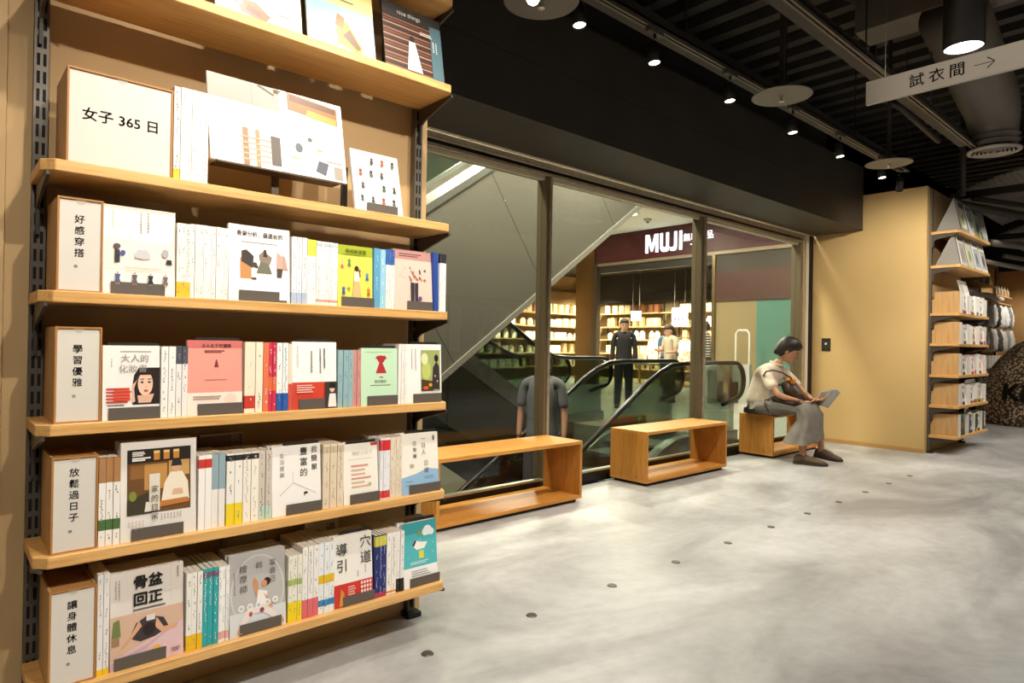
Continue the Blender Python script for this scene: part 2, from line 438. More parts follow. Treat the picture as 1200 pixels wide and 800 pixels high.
def spot(x, y, z, tgt, label, ztrack=2.784, glow=14.0):
    """track head: adapter, stem, yoke, tapered can with a glowing lens"""
    t = thing('track_spotlight', label, 'spotlight', (x, y, ztrack), group='black spotlights on the tracks')
    h = z - ztrack
    MB().box(-0.06, 0.06, -0.016, 0.016, -0.03, 0.0).build('adapter', P('57514a', 0.5), t)
    MB().tube([(0, 0, -0.03), (0, 0, h + 0.13)], 0.008, 8).build('stem', P('1b1917', 0.5), t)
    d = (Vector(tgt) - Vector((x, y, z))).normalized()
    q = d.to_track_quat('-Z', 'Y').to_matrix()
    prof = [(0.0, 0.115), (0.026, 0.112), (0.030, 0.10), (0.033, 0.0), (0.030, 0.0), (0.028, 0.006)]
    mb = MB().lathe(prof, n=20); mb.v = [tuple(q @ Vector(p) + Vector((0, 0, h))) for p in mb.v]
    hd = mb.build('head', P('191715', 0.4), t, True)
    l = MB().lathe([(0.028, 0.006), (0.0, 0.006)], n=20); l.v = [tuple(q @ Vector(p) + Vector((0, 0, h))) for p in l.v]
    l.build('lens', emit('fff0d8', glow), hd)
    return t
pos = ['nearest', 'second', 'third', 'fourth', 'fifth', 'sixth', 'farthest']
for i, (x, zz) in enumerate(((1.91, 2.615), (2.21, 2.60), (2.79, 2.60), (3.55, 2.60), (4.38, 2.60), (5.18, 2.60), (6.07, 2.60))):
    spot(x, 2.04, zz, ((1.0, 1.2, 1.6) if i == 0 else (x - 0.02, 1.7, 0)), 'lit black track spotlight above the benches, %s of the row of seven' % pos[i])
spot(6.55, 2.06, 2.58, (7.6, 2.6, 1.2), 'black track spotlight turned away and dark, right above the corner of the ochre wall', 2.784, 0.2)
for i, x in enumerate((0.5, 0.92, 1.3)):
    spot(x, 1.44, 2.74, (x + 0.05, 2.1, 0.9), 'black track spotlight aimed at the near bookcase from above the frame, %s from the left' % ['first', 'second', 'third'][i])

def disc(x, y, z, label):
    t = thing('sprinkler_disc', label, 'sprinkler', (x, y, z), group='grey sprinkler discs')
    MB().lathe([(0.0, 0.012), (0.16, 0.004), (0.17, 0.0), (0.16, -0.002), (0.0, 0.004)], n=36).build('collector_plate', P('77716a', 0.5, 0.2), t, True)
    MB().tube([(0, 0, 0.01), (0, 0, 3.9 - z)], 0.016, 10).build('drop_pipe', P('3c3731', 0.5), t)
    MB().lathe([(0.022, 0.70), (0.024, 0.74), (0.022, 0.78)], n=12).build('coupling', P('3c3731', 0.5), t)
    MB().lathe([(0, 0.0), (0.011, -0.004), (0.009, -0.03), (0.017, -0.034), (0.0, -0.038)], n=12).build('sprinkler_head', P('c9c3b8', 0.3, 0.7), t)
disc(3.715, 1.80, 2.61, 'round grey sprinkler collector disc on a pipe, left of the hanging sign')
disc(5.67, 1.86, 2.61, 'round grey sprinkler collector disc on a pipe, above the ochre wall corner')
disc(1.98, 2.06, 2.64, 'round grey sprinkler collector disc cut off by the top frame edge')

# hanging sign
sg = thing('hanging_sign', 'long pale grey hanging sign with black characters and an arrow pointing right', 'sign', (4.1, 0.98, 2.565))
bevel(MB().box(-0.012, 0.012, -0.5, 0.49, 0, 0.137).build('board', P('b4aca0', 0.6), sg), 0.002)
INK = P('15130f', 0.7)
def sgt(ch, y, size=0.078):
    me = textmesh(ch, 0.012).copy(); me.materials.clear(); me.materials.append(INK)
    o = link('lettering', me, sg, (-0.0128, y - 0.98, 0.066), (PI / 2, 0, -PI / 2)); o.scale = (size, size, size)
sgt('試', 1.205); sgt('衣', 1.107); sgt('間', 1.012)
ar = MB().box(-0.0128, -0.0122, -0.135, -0.045, 0.066, 0.0695)
ar.add([(-0.0128, -0.135, 0.0665), (-0.0128, -0.135, 0.0715), (-0.0128, -0.105, 0.098), (-0.0128, -0.1, 0.094)], [(0, 1, 2, 3)])
ar.add([(-0.0128, -0.135, 0.0695), (-0.0128, -0.135, 0.0645), (-0.0128, -0.105, 0.038), (-0.0128, -0.1, 0.042)], [(0, 1, 2, 3)])
ar.build('arrow', INK, sg)
for yy in (0.39, -0.4):
    MB().tube([(0, yy, 0.137), (0, yy, 1.42)], 0.0018, 5).build('wire', P('8a8278', 0.4, 0.5), sg)

# cylinder downlight with glowing lens
dl = thing('cylinder_downlight', 'black cylinder downlight with a large glowing lens behind the hanging sign', 'lamp', (4.49, 1.08, 2.90))
MB().lathe([(0.0, 1.05), (0.102, 1.05), (0.105, 0.0), (0.098, 0.0), (0.098, 0.012)], n=32).build('can', P('1b1815', 0.4), dl, True)
MB().lathe([(0.098, 0.012), (0.0, 0.012)], n=32).build('lens', emit('fff3e0', 9.0), dl)
light('SPOT', (4.49, 1.08, 2.88), SPOT_STORE, WARM, None, 0.08, 120, 0.7)

# round air diffuser and the big duct bending down to it
df = thing('air_diffuser', 'round grey ceiling air diffuser with concentric rings', 'diffuser', (6.45, 1.33, 2.75))
ring_m = P('a59d92', 0.45, 0.2)
MB().lathe([(0.165, 0.0), (0.185, 0.006), (0.19, 0.02), (0.16, 0.03), (0.15, 0.01), (0.165, 0.0)], n=40).build('rim', ring_m, df, True)
for r in (0.125, 0.098, 0.07, 0.043):
    MB().lathe([(r, 0.006), (r + 0.012, 0.0), (r + 0.006, 0.02), (r, 0.006)], n=36).build('ring', ring_m, df, True)
MB().lathe([(0, 0.004), (0.018, 0.004), (0.016, 0.02), (0, 0.02)], n=20).build('centre', ring_m, df)
MB().lathe([(0.0, 0.05), (0.15, 0.045), (0.15, 0.03)], n=30).build('throat', P('0c0b0a', 0.8), df)
duct_m = mottled('duct_grey', '6a635a', '7a7268', 2.5, 0.5)
du = thing('air_duct', 'big dark grey round duct bending down onto the round diffuser', 'duct', (6.45, 1.33, 2.80))
MB().tube([(0, 0, 0), (0, 0, 0.09), (-0.025, 0.0, 0.19), (-0.09, 0.0, 0.28), (-0.2, 0.0, 0.345), (-0.36, 0.0, 0.39), (-1.4, -0.05, 0.58)], [0.155, 0.16, 0.175, 0.19, 0.2, 0.2, 0.2], 28).build('duct_run', duct_m, du, True)
for k, z in enumerate((0.02, 0.07)):
    MB().lathe([(0.163, z), (0.175, z + 0.01), (0.163, z + 0.02)], n=28).build('duct_band', duct_m, du, True)
bx_ = thing('duct_box', 'rectangular grey duct branch with flanged edge beside the cylinder downlight', 'duct', (5.2, 0.75, 3.46))
bevel(MB().box(-0.15, 0.15, -0.7, 1.15, 0.0, 0.28).build('casing', duct_m, bx_), 0.004)
for yy in (-0.1, 0.5):
    MB().box(-0.165, 0.165, yy, yy + 0.02, -0.015, 0.295).build('flange', P('6a635a', 0.5, 0.4), bx_)
# pipes and beams in the dark
def pipe(pts, r, label, n=10, mat=None):
    tag(MB().tube([Vector(p) for p in pts], r, n).build('overhead_pipe', mat or P('403a33', 0.55, 0.2), None, True), label, 'pipe')
pipe([(2.2, 2.55, 3.82), (4.2, 1.7, 3.62), (6.2, 0.6, 3.6)], 0.05, 'thick dark ceiling pipe running diagonally above the nearer sprinkler disc')
pipe([(3.0, 2.7, 3.72), (5.4, 1.75, 3.7)], 0.022, 'thin dark diagonal conduit beneath the ribbed ceiling')
pipe([(4.6, 1.95, 2.62 + 1.0), (4.6, 1.95, 3.9)], 0.02, 'short dark vertical pipe under the ribbed ceiling')
pipe([(5.7, 2.0, 3.9), (5.7, 2.0, 3.2), (5.9, 1.85, 3.12), (7.1, 1.9, 3.12)], 0.028, 'dark bent pipe turning level near the farther sprinkler disc')
pipe([(8.6, 2.06, 3.98), (8.6, 2.06, 2.87)], 0.03, 'dark vertical pipe ending over the far bookcase')
pipe([(8.55, 2.12, 2.78), (10.0, 1.7, 2.78), (13.5, 0.7, 2.95)], 0.05, 'dark sagging duct hose above the far bookcase top shelf', 12)
pipe([(9.0, 2.05, 2.9), (13.5, 0.9, 3.1)], 0.03, 'thin dark pipe beside the sagging hose above the far bookcase')
pipe([(9.6, 2.0, 2.45), (13.8, 0.9, 2.55)], 0.045, 'grey pipe crossing behind the far bookcase top', 12, P('6d665c', 0.5, 0.3))
pipe([(9.8, 2.1, 2.25), (14.0, 1.3, 2.2)], 0.03, 'pale grey lower conduit beyond the far bookcase', 10, P('857d72', 0.5, 0.3))
pipe([(10.8, 2.1, 2.42), (15.5, 1.1, 2.42)], 0.03, 'pale grey conduit higher up beyond the far bookcase', 10, P('857d72', 0.5, 0.3))
def corrug(name, loc, rz, L, W, label, rx=0.0):
    t = thing(name, label, 'ceiling panel', loc, (rx, 0, rz))
    pts = []
    n = 60
    for i in range(n + 1):
        u = i / n; z = 0.24 * math.sin(u * PI) * (1 - 0.3 * u) + 0.012 * (i % 2)
        pts.append((u * W, z))
    mb = MB(); v = []; f = []
    for i, (y, z) in enumerate(pts):
        v += [(0, y, z), (L, y, z), (0, y, z + 0.02), (L, y, z + 0.02)]
    for i in range(n):
        a = i * 4; b = a + 4
        f += [(a, a + 1, b + 1, b), (a + 2, b + 2, b + 3, a + 3), (a, b, b + 2, a + 2), (a + 1, a + 3, b + 3, b + 1)]
    mb.add(v, f).build('corrugated_skin', mottled('corrugated_grey', '7c756b', '8c857a', 3, 0.6), t)
    MB().box(-0.03, 0.03, 0, W, -0.05, 0.03).build('edge_beam', P('26221e', 0.6), t)
corrug('curved_baffle', (9.1, 0.55, 2.98), 0.0, 2.6, 1.75, 'grey corrugated curved ceiling baffle nearest above the far bookcase')
corrug('curved_baffle', (12.0, 0.9, 2.86), 0.0, 2.6, 1.55, 'grey corrugated curved ceiling baffle farther behind the pipes')
# ------------------------------------------------------------------ the mall hall behind the glass
WHITEC = P('d9d9d2', 0.8)
struct('ceiling.001', MB().box(-3.2, 14.0, 3.55, 16.2, 4.2, 4.3), WHITEC)
struct('wall_mall', MB().box(-3.3, -3.2, 3.55, 16.2, -4.7, 4.2), mottled('mall_grey', '6f7068', '7a7b72', 1.0, 0.5))
struct('wall_mall.001', MB().box(-3.2, 3.1, 7.9, 8.0, -4.7, 4.2), mottled('mall_grey', '6f7068', '7a7b72', 1.0, 0.5))
struct('wall_mall.002', MB().box(3.1, 20.2, 16.2, 16.3, -0.3, 4.2), mottled('shop_back', '9a7a4a', 'a8895a', 1.0, 0.6))
struct('wall_mall.003', MB().box(7.35, 16.2, 3.52, 3.60, -4.5, 0.0).box(7.3, 7.35, 3.60, 7.6, -4.5, -0.0).box(3.15, 7.3, 7.6, 7.65, -4.5, 0.0), P('4d4d48', 0.5))
# shop front: maroon fascia with glowing letters
MAROON = mottled('maroon_fascia', '420f1a', '4a141e', 1.5, 0.45)
sf = struct('wall_shopfront', MB().box(14.0, 14.15, 5.9, 12.15, 3.42, 4.2), MAROON)
MB().box(13.97, 14.16, 5.9, 12.15, 3.34, 3.42).build('lower_edge', P('8a7c68', 0.4, 0.3), sf)
MB().box(14.02, 14.15, 8.42, 12.15, 3.15, 3.34).build('door_header', P('2c2a26', 0.5), sf)
MB().box(14.02, 14.2, 5.9, 8.42, 2.92, 3.34).build('soffit_band', P('38342e', 0.5), sf)
MB().box(14.0, 14.2, 5.9, 8.42, 2.22, 2.92).build('red_band', mottled('red_brown_band', '3c1a13', '461f16', 1.2, 0.4), sf)
MB().box(14.04, 14.3, 7.32, 8.42, 0.0, 2.22).build('pier', mottled('beige_pier', '857653', '8f7e5b', 1.2, 0.5), sf)
MB().box(14.04, 14.2, 5.9, 7.32, 0.0, 2.22).build('teal_panel', mottled('teal_glass_panel', '4a776c', '548377', 0.7, 0.25), sf)
MB().box(13.98, 14.05, 8.36, 8.44, 0.0, 3.34).build('door_frame', P('8b7a5a', 0.3, 0.8), sf)
MB().box(13.95, 14.1, 12.05, 12.25, 0.0, 3.42).build('door_frame', P('5c5346', 0.35, 0.8), sf)
MB().box(14.0, 14.2, 12.2, 12.9, 0.0, 4.2).build('bronze_pier', mottled('bronze_pier', '5f4526', '75572f', 1.2, 0.3, 0.6), sf)
GLOW = emit('f4f2ff', 3.0)
def ftext(s, y, z, size, sx=1.0, bold=0.03):
    me = textmesh(s, bold).copy(); me.materials.clear(); me.materials.append(GLOW)
    o = link('glowing_lettering', me, sf, (13.985, y, z), (PI / 2, 0, -PI / 2)); o.scale = (size * sx, size, size)
h_, st_ = 0.48, 0.08
def letter(u0, polys):
    for pl in polys:
        MB().prism([(9.80 - (u0 + u) * 0.95, 3.565 + v) for u, v in pl], 'X', 13.975, 13.995).build('glowing_lettering', GLOW, sf)
letter(-0.65, [[(0, 0), (0.085, 0), (0.085, h_), (0, h_)], [(0.335, 0), (0.42, 0), (0.42, h_), (0.335, h_)], [(0.085, h_), (0.085, h_ - 0.17), (0.19, 0.03), (0.211, 0.03), (0.211, 0.17), (0.12, h_)], [(0.335, h_), (0.335, h_ - 0.17), (0.23, 0.03), (0.21, 0.03), (0.21, 0.17), (0.30, h_)]])
letter(-0.165, [[(0, 0.1), (st_, 0.1), (st_, h_), (0, h_)], [(0.195, 0.1), (0.195 + st_, 0.1), (0.195 + st_, h_), (0.195, h_)], [(0, 0.1), (0.04, 0.02), (0.1, -0.01), (0.21, -0.01), (0.27, 0.02), (0.31, 0.1), (0.195, 0.14), (0.155, 0.09), (st_, 0.14)]])
letter(0.185, [[(0.1, 0.1), (0.1 + st_, 0.1), (0.1 + st_, h_), (0.1, h_)], [(-0.02, 0.0), (0.1, -0.01), (0.17, 0.02), (0.1 + st_, 0.1), (0.1, 0.13), (0.07, 0.09), (-0.02, 0.09)]])
letter(0.445, [[(0, 0), (st_, 0), (st_, h_), (0, h_)]])
ftext('無印良品', 8.84, 3.84, 0.215, 1.0, 0.012)
MB().box(13.985, 13.99, 8.62, 9.06, 3.66, 3.68).build('glowing_underline', GLOW, sf)
# shop interior
struct('ceiling.002', MB().box(14.2, 20.0, 8.3, 16.2, 3.6, 3.7), P('201d1a', 0.7))
struct('wall_shop.002', MB().box(18.0, 18.19, 8.3, 16.2, 2.62, 3.6), P('1d1a17', 0.7))
struct('floor.003', MB().box(16.3, 20.0, 8.2, 16.2, -0.3, 0.0), mottled('shop_floor', 'a58a5c', 'b3976a', 2, 0.4))
struct('wall_shop', MB().box(18.2, 18.3, 8.3, 16.2, 0, 3.6), mottled('shop_shelf_wall', '7a6a4c', '857555', 1, 0.6))
struct('wall_shop.001', MB().box(14.2, 18.3, 8.2, 8.3, 0, 3.6), mottled('shop_shelf_wall', '7a6a4c', '857555', 1, 0.6))
for i, (y, z) in enumerate(((9.6, 3.5), (10.6, 3.5), (11.4, 3.5))):
    o = MB().lathe([(0.0, 0.10), (0.05, 0.09), (0.055, 0.0), (0.045, 0.0), (0.0, 0.004)], (0, 0, 0), 14).build('shop_lamp', [P('1a1816', 0.5)], None, True, (15.2, y, z))
    tag(o, 'small lit ceiling lamp inside the far shop, %s from its left' % ['third', 'second', 'first'][i], 'lamp')
    MB().lathe([(0.045, -0.002), (0.0, -0.002)], n=14).build('lens', emit('fff3dc', 12), o)
GOODS = [P('d9cfb8', 0.6), P('c8b58e', 0.6), P('b39a6e', 0.6), P('e6e0d2', 0.6), P('8c6a42', 0.6), P('d2c6a6', 0.6), P('7a4a2e', 0.6)]
def box_mesh(a, b, c, m):
    return MB().box(-a / 2, a / 2, -b / 2, b / 2, 0, c).mesh('goods_box', m)
def jar_mesh(r, h, m):
    return MB().lathe([(0, 0), (r, 0), (r, h * 0.75), (r * 0.6, h * 0.85), (r * 0.6, h), (0, h)], n=10).mesh('goods_jar', m)
gm = [box_mesh(0.14, 0.2, 0.22, GOODS[0]), box_mesh(0.16, 0.22, 0.28, GOODS[1]), jar_mesh(0.09, 0.30, GOODS[3]), box_mesh(0.15, 0.15, 0.31, GOODS[2]), jar_mesh(0.1, 0.24, GOODS[5]), box_mesh(0.16, 0.23, 0.25, GOODS[3]), box_mesh(0.14, 0.16, 0.27, GOODS[6])]
rng = random.Random(3)
def shop_shelf(y0, y1, x, zs, label, where, maxn=10, cat='shelf'):
    t = thing('display_shelving', label, cat, (x, y0, 0))
    W = y1 - y0
    for z in zs:
        MB().box(-0.38, 0.0, 0, W, z - 0.035, z).build('shelf', wood('shop_shelf_wood', 'b99a68', '9a7d4e', 'Y'), t)
    for k in range(int(W / 1.2) + 1):
        MB().box(-0.05, 0.0, k * 1.2, k * 1.2 + 0.03, 0, 2.6).build('upright', P('4a4036', 0.5), t)
    for zi, z in enumerate(zs):
        y = y0 + 0.12; kind = rng.randrange(len(gm)); n = 0
        while y < y1 - 0.15 and n < maxn:
            if rng.random() < 0.22: kind = rng.randrange(len(gm))
            o = link('packaged_good', gm[kind], None, (x - 0.22 + rng.uniform(-0.05, 0.05), y, z))
            tag(o, '%s article from the right, row %s of the %s' % (ordinal(n), ['one', 'two', 'three', 'four', 'five', 'six'][zi], where), 'package', 'articles on the %s, row %d' % (where, zi + 1))
            y += rng.uniform(0.24, 0.34); n += 1
    return t
shop_shelf(8.5, 12.6, 18.15, (0.35, 0.85, 1.33, 1.78, 2.24), 'tall wooden goods shelving along the back of the bright far shop', 'back shelving of the bright shop', 12)
def yshelf(x0, x1, y, zs, label, where):
    t = thing('display_shelving', label, 'shelf', (x0, y, 0)); W = x1 - x0
    for z in zs:
        MB().box(0, W, -0.38, 0.0, z - 0.035, z).build('shelf', wood('shop_shelf_wood_x', 'b99a68', '9a7d4e', 'X'), t)
    MB().box(0, W, 0, 0.05, 0, 3.0).build('back_panel', mottled('lit_shelf_back', '6a5230', '765c38', 1.5, 0.6), t)
    for zi, z in enumerate(zs):
        x = x0 + 0.12; kind = rng.randrange(len(gm)); n = 0
        while x < x1 - 0.15:
            if rng.random() < 0.25: kind = rng.randrange(len(gm))
            o = link('packaged_good', gm[kind], None, (x, y - 0.2, z), (0, 0, PI / 2))
            tag(o, '%s article from the left, row %s of the %s' % (ordinal(n), ['one', 'two', 'three', 'four', 'five', 'six'][zi], where), 'package', 'articles on the %s, row %d' % (where, zi + 1)); n += 1
            x += rng.uniform(0.26, 0.38)
shop_shelf(12.7, 15.4, 18.15, (0.35, 0.85, 1.33, 1.78, 2.24), 'wooden goods shelving on the left side of the bright far shop', 'left shelving of the bright shop', 8)
yshelf(14.0, 17.6, 15.9, (0.4, 0.85, 1.3, 1.75, 2.2), 'golden lit wooden shelving seen just right of the first mullion', 'golden shelving right of the first mullion')
yshelf(10.4, 13.8, 15.2, (0.4, 0.85, 1.3, 1.75, 2.2), 'golden lit wooden shelving seen under the rising escalator', 'golden shelving under the rising escalator')
# light box signs hanging in the shop
def lightbox(y, z, wdt, hgt, label, x=15.9):
    t = thing('light_box', label, 'sign', (x, y, z))
    bevel(MB().box(0, 0.05, -wdt / 2, wdt / 2, 0, hgt).build('frame', P('cfcabf', 0.5), t), 0.005)
    MB().box(-0.004, 0, -wdt / 2 + 0.015, wdt / 2 - 0.015, 0.015, hgt - 0.015).build('glowing_face', emit('fff6e6', 3.0), t)
    for yy in (-wdt / 3, wdt / 3):
        MB().tube([(0.025, yy, hgt), (0.025, yy, 3.6 - z)], 0.008, 6).build('hanger_rod', P('555048', 0.5), t)
    return t
lb = lightbox(10.63, 1.68, 0.52, 0.56, 'square white light box with small outfit pictures in the bright far shop')
mbp = MB()
for y, z, r, mi in ((0.12, 0.2, 0.03, 0), (0.0, 0.2, 0.03, 0), (-0.1, 0.2, 0.03, 0), (-0.1, 0.38, 0.03, 1)):
    mbp.box(-0.007, -0.005, y - r * 0.6, y + r * 0.6, z, z + r * 2, mi)
mbp.build('picture', [P('2b2622', 0.6), P('2e6fae', 0.6)], lb)
lightbox(11.95, 1.86, 0.36, 0.3, 'small blank white light box on the left in the bright far shop', 15.6)
lightbox(8.75, 1.9, 0.30, 0.75, 'tall white light box beside the right door frame of the far shop', 15.4)
# hanging shirts in the bright shop
def shirt_mesh(m, L=0.62, wd=0.42, t=0.05):
    pts = [(-0.05, 0), (0.05, 0), (wd * 0.42, -0.05), (wd * 0.62, -0.30), (wd * 0.47, -0.34), (wd * 0.38, -0.2), (wd * 0.42, -L), (-wd * 0.42, -L), (-wd * 0.38, -0.2), (-wd * 0.47, -0.34), (-wd * 0.62, -0.30), (-wd * 0.42, -0.05)]
    return MB().prism(pts, 'Y', -t / 2, t / 2).mesh('garment_body', m)
shm = [shirt_mesh(P(c, 0.85)) for c in ('e8e2d4', 'd8d2c4', 'efeae0', '9aa0a4', '3c3c40', 'cdbfa5')]
hook = MB().tube([(0, 0, 0), (0, 0, 0.05), (0.02, 0, 0.075), (0.0, 0, 0.09)], 0.004, 5).mesh('hanger_hook', P('8a8278', 0.4, 0.6))
def rail(name, x, y0, y1, z, n, label, glabel, group, along='Y', zb=0.0, mats=None):
    t = thing('garment_rail', label, 'clothes rail', (x, y0, zb), (0, 0, PI / 2 if along == 'Y' else 0))
    W = y1 - y0
    MB().tube([(0, 0, z), (W, 0, z)], 0.014, 8).build('bar', P('6d665c', 0.3, 0.9), t)
    for k in (0.02, W - 0.02):
        MB().tube([(k, 0, 0), (k, 0, z)], 0.014, 8).build('post', P('6d665c', 0.3, 0.9), t)
        MB().box(k - 0.02, k + 0.02, -0.22, 0.22, 0, 0.03).build('foot', P('6d665c', 0.3, 0.9), t)
    for i in range(n):
        p = 0.1 + (W - 0.2) * i / max(1, n - 1)
        me = (mats or shm)[rng.randrange(len(mats or shm))]
        o = link('hanging_shirt', me, None)
        o.location = (x, y0 + p, z - 0.09) if along == 'Y' else (y0 + p, x, z - 0.09)
        if along != 'Y': o.location = (x + p, y0, z - 0.09)
        o.rotation_euler = (0, 0, (0 if along == 'Y' else PI / 2) + rng.uniform(-0.5, 0.5))
        tag(o, ordinal(i) + ' ' + glabel, 'shirt', group)
        link('hanger_hook', hook, o)
rail('r', 16.4, 9.0, 12.0, 1.38, 16, 'steel clothes rail full of pale shirts in the bright far shop', 'shirt from the right on the rail in the bright far shop', 'shirts in the far shop')
for i in range(14):
    me = gm[(i * 3) % len(gm)]
    o = link('packaged_good', me, None, (15.6 + 0.25 * (i % 2), 8.8 + i * 0.24, 0.62))
    tag(o, '%s small article from the right on the low far shop table' % ordinal(i), 'package', 'articles on the low shop table')
lt = thing('shop_table', 'low wooden display table in front of the pale shirts', 'table', (15.75, 10.4, 0))
bevel(MB().box(-0.35, 0.35, -1.8, 1.8, 0.57, 0.62).build('tabletop', wood('shop_shelf_wood', 'b99a68', '9a7d4e', 'Y'), lt), 0.004)
for sx in (-0.3, 0.3):
    for sy in (-1.7, 1.7):
        MB().box(sx - 0.03, sx + 0.03, sy - 0.03, sy + 0.03, 0, 0.57).build('leg', OAKBV, lt)
# objects standing on the hall floor
fe = thing('fire_extinguisher', 'red fire extinguisher standing in its dark red holder before the beige pier', 'fire extinguisher', (12.05, 6.88, 0))
RED = P('7e2a1c', 0.4)
bevel(MB().box(-0.13, 0.13, -0.16, 0.16, 0, 0.06).box(-0.13, 0.13, 0.12, 0.16, 0.06, 0.42).box(-0.13, 0.13, -0.16, -0.12, 0.06, 0.42).build('holder', P('5a2a1e', 0.5), fe), 0.004)
MB().lathe([(0, 0.06), (0.085, 0.06), (0.085, 0.46), (0.05, 0.53), (0.025, 0.55), (0.025, 0.58), (0, 0.58)], n=20).build('cylinder', RED, fe, True)
MB().box(-0.088, -0.083, -0.05, 0.05, 0.2, 0.4).build('label', P('c9a24a', 0.5), fe)
MB().box(-0.06, 0.03, -0.012, 0.012, 0.58, 0.61).box(-0.07, 0.02, -0.01, 0.01, 0.63, 0.65).build('handle', P('1a1816', 0.4), fe)
MB().tube([(0, 0.02, 0.59), (0, 0.10, 0.55), (0, 0.115, 0.40), (0, 0.11, 0.25)], 0.012, 8).build('hose', RUBBER, fe, True)
gt = thing('security_gate', 'white anti-theft gate panel standing by the teal panel', 'gate', (13.3, 7.25, 0))
for y in (-0.16, 0.16):
    MB().tube([(0, y, 0.05), (0, y, 1.42)], 0.022, 8).build('side_tube', P('d8d6cc', 0.4), gt)
MB().tube([(0, -0.16, 1.42), (0, -0.1, 1.5), (0, 0.1, 1.5), (0, 0.16, 1.42)], 0.022, 8).build('top_tube', P('d8d6cc', 0.4), gt)
MB().box(-0.06, 0.06, -0.2, 0.2, 0, 0.75).build('base_cabinet', P('bdbfb8', 0.5), gt)
bn = thing('waste_bin', 'pale grey rectangular bin behind the second mullion', 'bin', (11.6, 7.1, 0))
bevel(MB().box(-0.17, 0.17, -0.14, 0.14, 0, 0.66).build('body', P('b3b6b0', 0.5), bn), 0.01)
bevel(MB().box(-0.18, 0.18, -0.15, 0.15, 0.66, 0.74).build('lid', P('d2d4ce', 0.5), bn), 0.01)
sd = thing('smoke_detector', 'round smoke detector on the white hall ceiling left of the glowing sign', 'detector', (12.85, 9.52, 4.2))
MB().lathe([(0.10, 0), (0.10, -0.03), (0.06, -0.06), (0, -0.06)], n=20).build('housing', P('b6b5aa', 0.5), sd, True)
MB().lathe([(0.035, -0.06), (0.03, -0.10), (0, -0.10)], n=14).build('sensor', P('5e5e58', 0.5), sd)
for i, (mx, my) in enumerate(((1.2, 4.35), (3.4, 4.35), (5.6, 4.35), (4.5, 6.5), (8.5, 6.5), (12.0, 6.5), (8.5, 9.5), (12.0, 9.5), (5.0, 10.0))):  # first three fittings added to go with the lamps behind the glass
    o = thing('recessed_downlight', 'round white recessed downlight in the hall ceiling, %s counted from the glass' % ordinal(i), 'lamp', (mx, my, 4.2))
    MB().lathe([(0.30, -0.001), (0.30, -0.02), (0.26, -0.02), (0.26, -0.01)], n=24).build('trim_ring', P('c8c8c0', 0.4), o, True)
    MB().lathe([(0.26, -0.012), (0, -0.012)], n=24).build('diffuser', emit('fff6e8', 5), o)

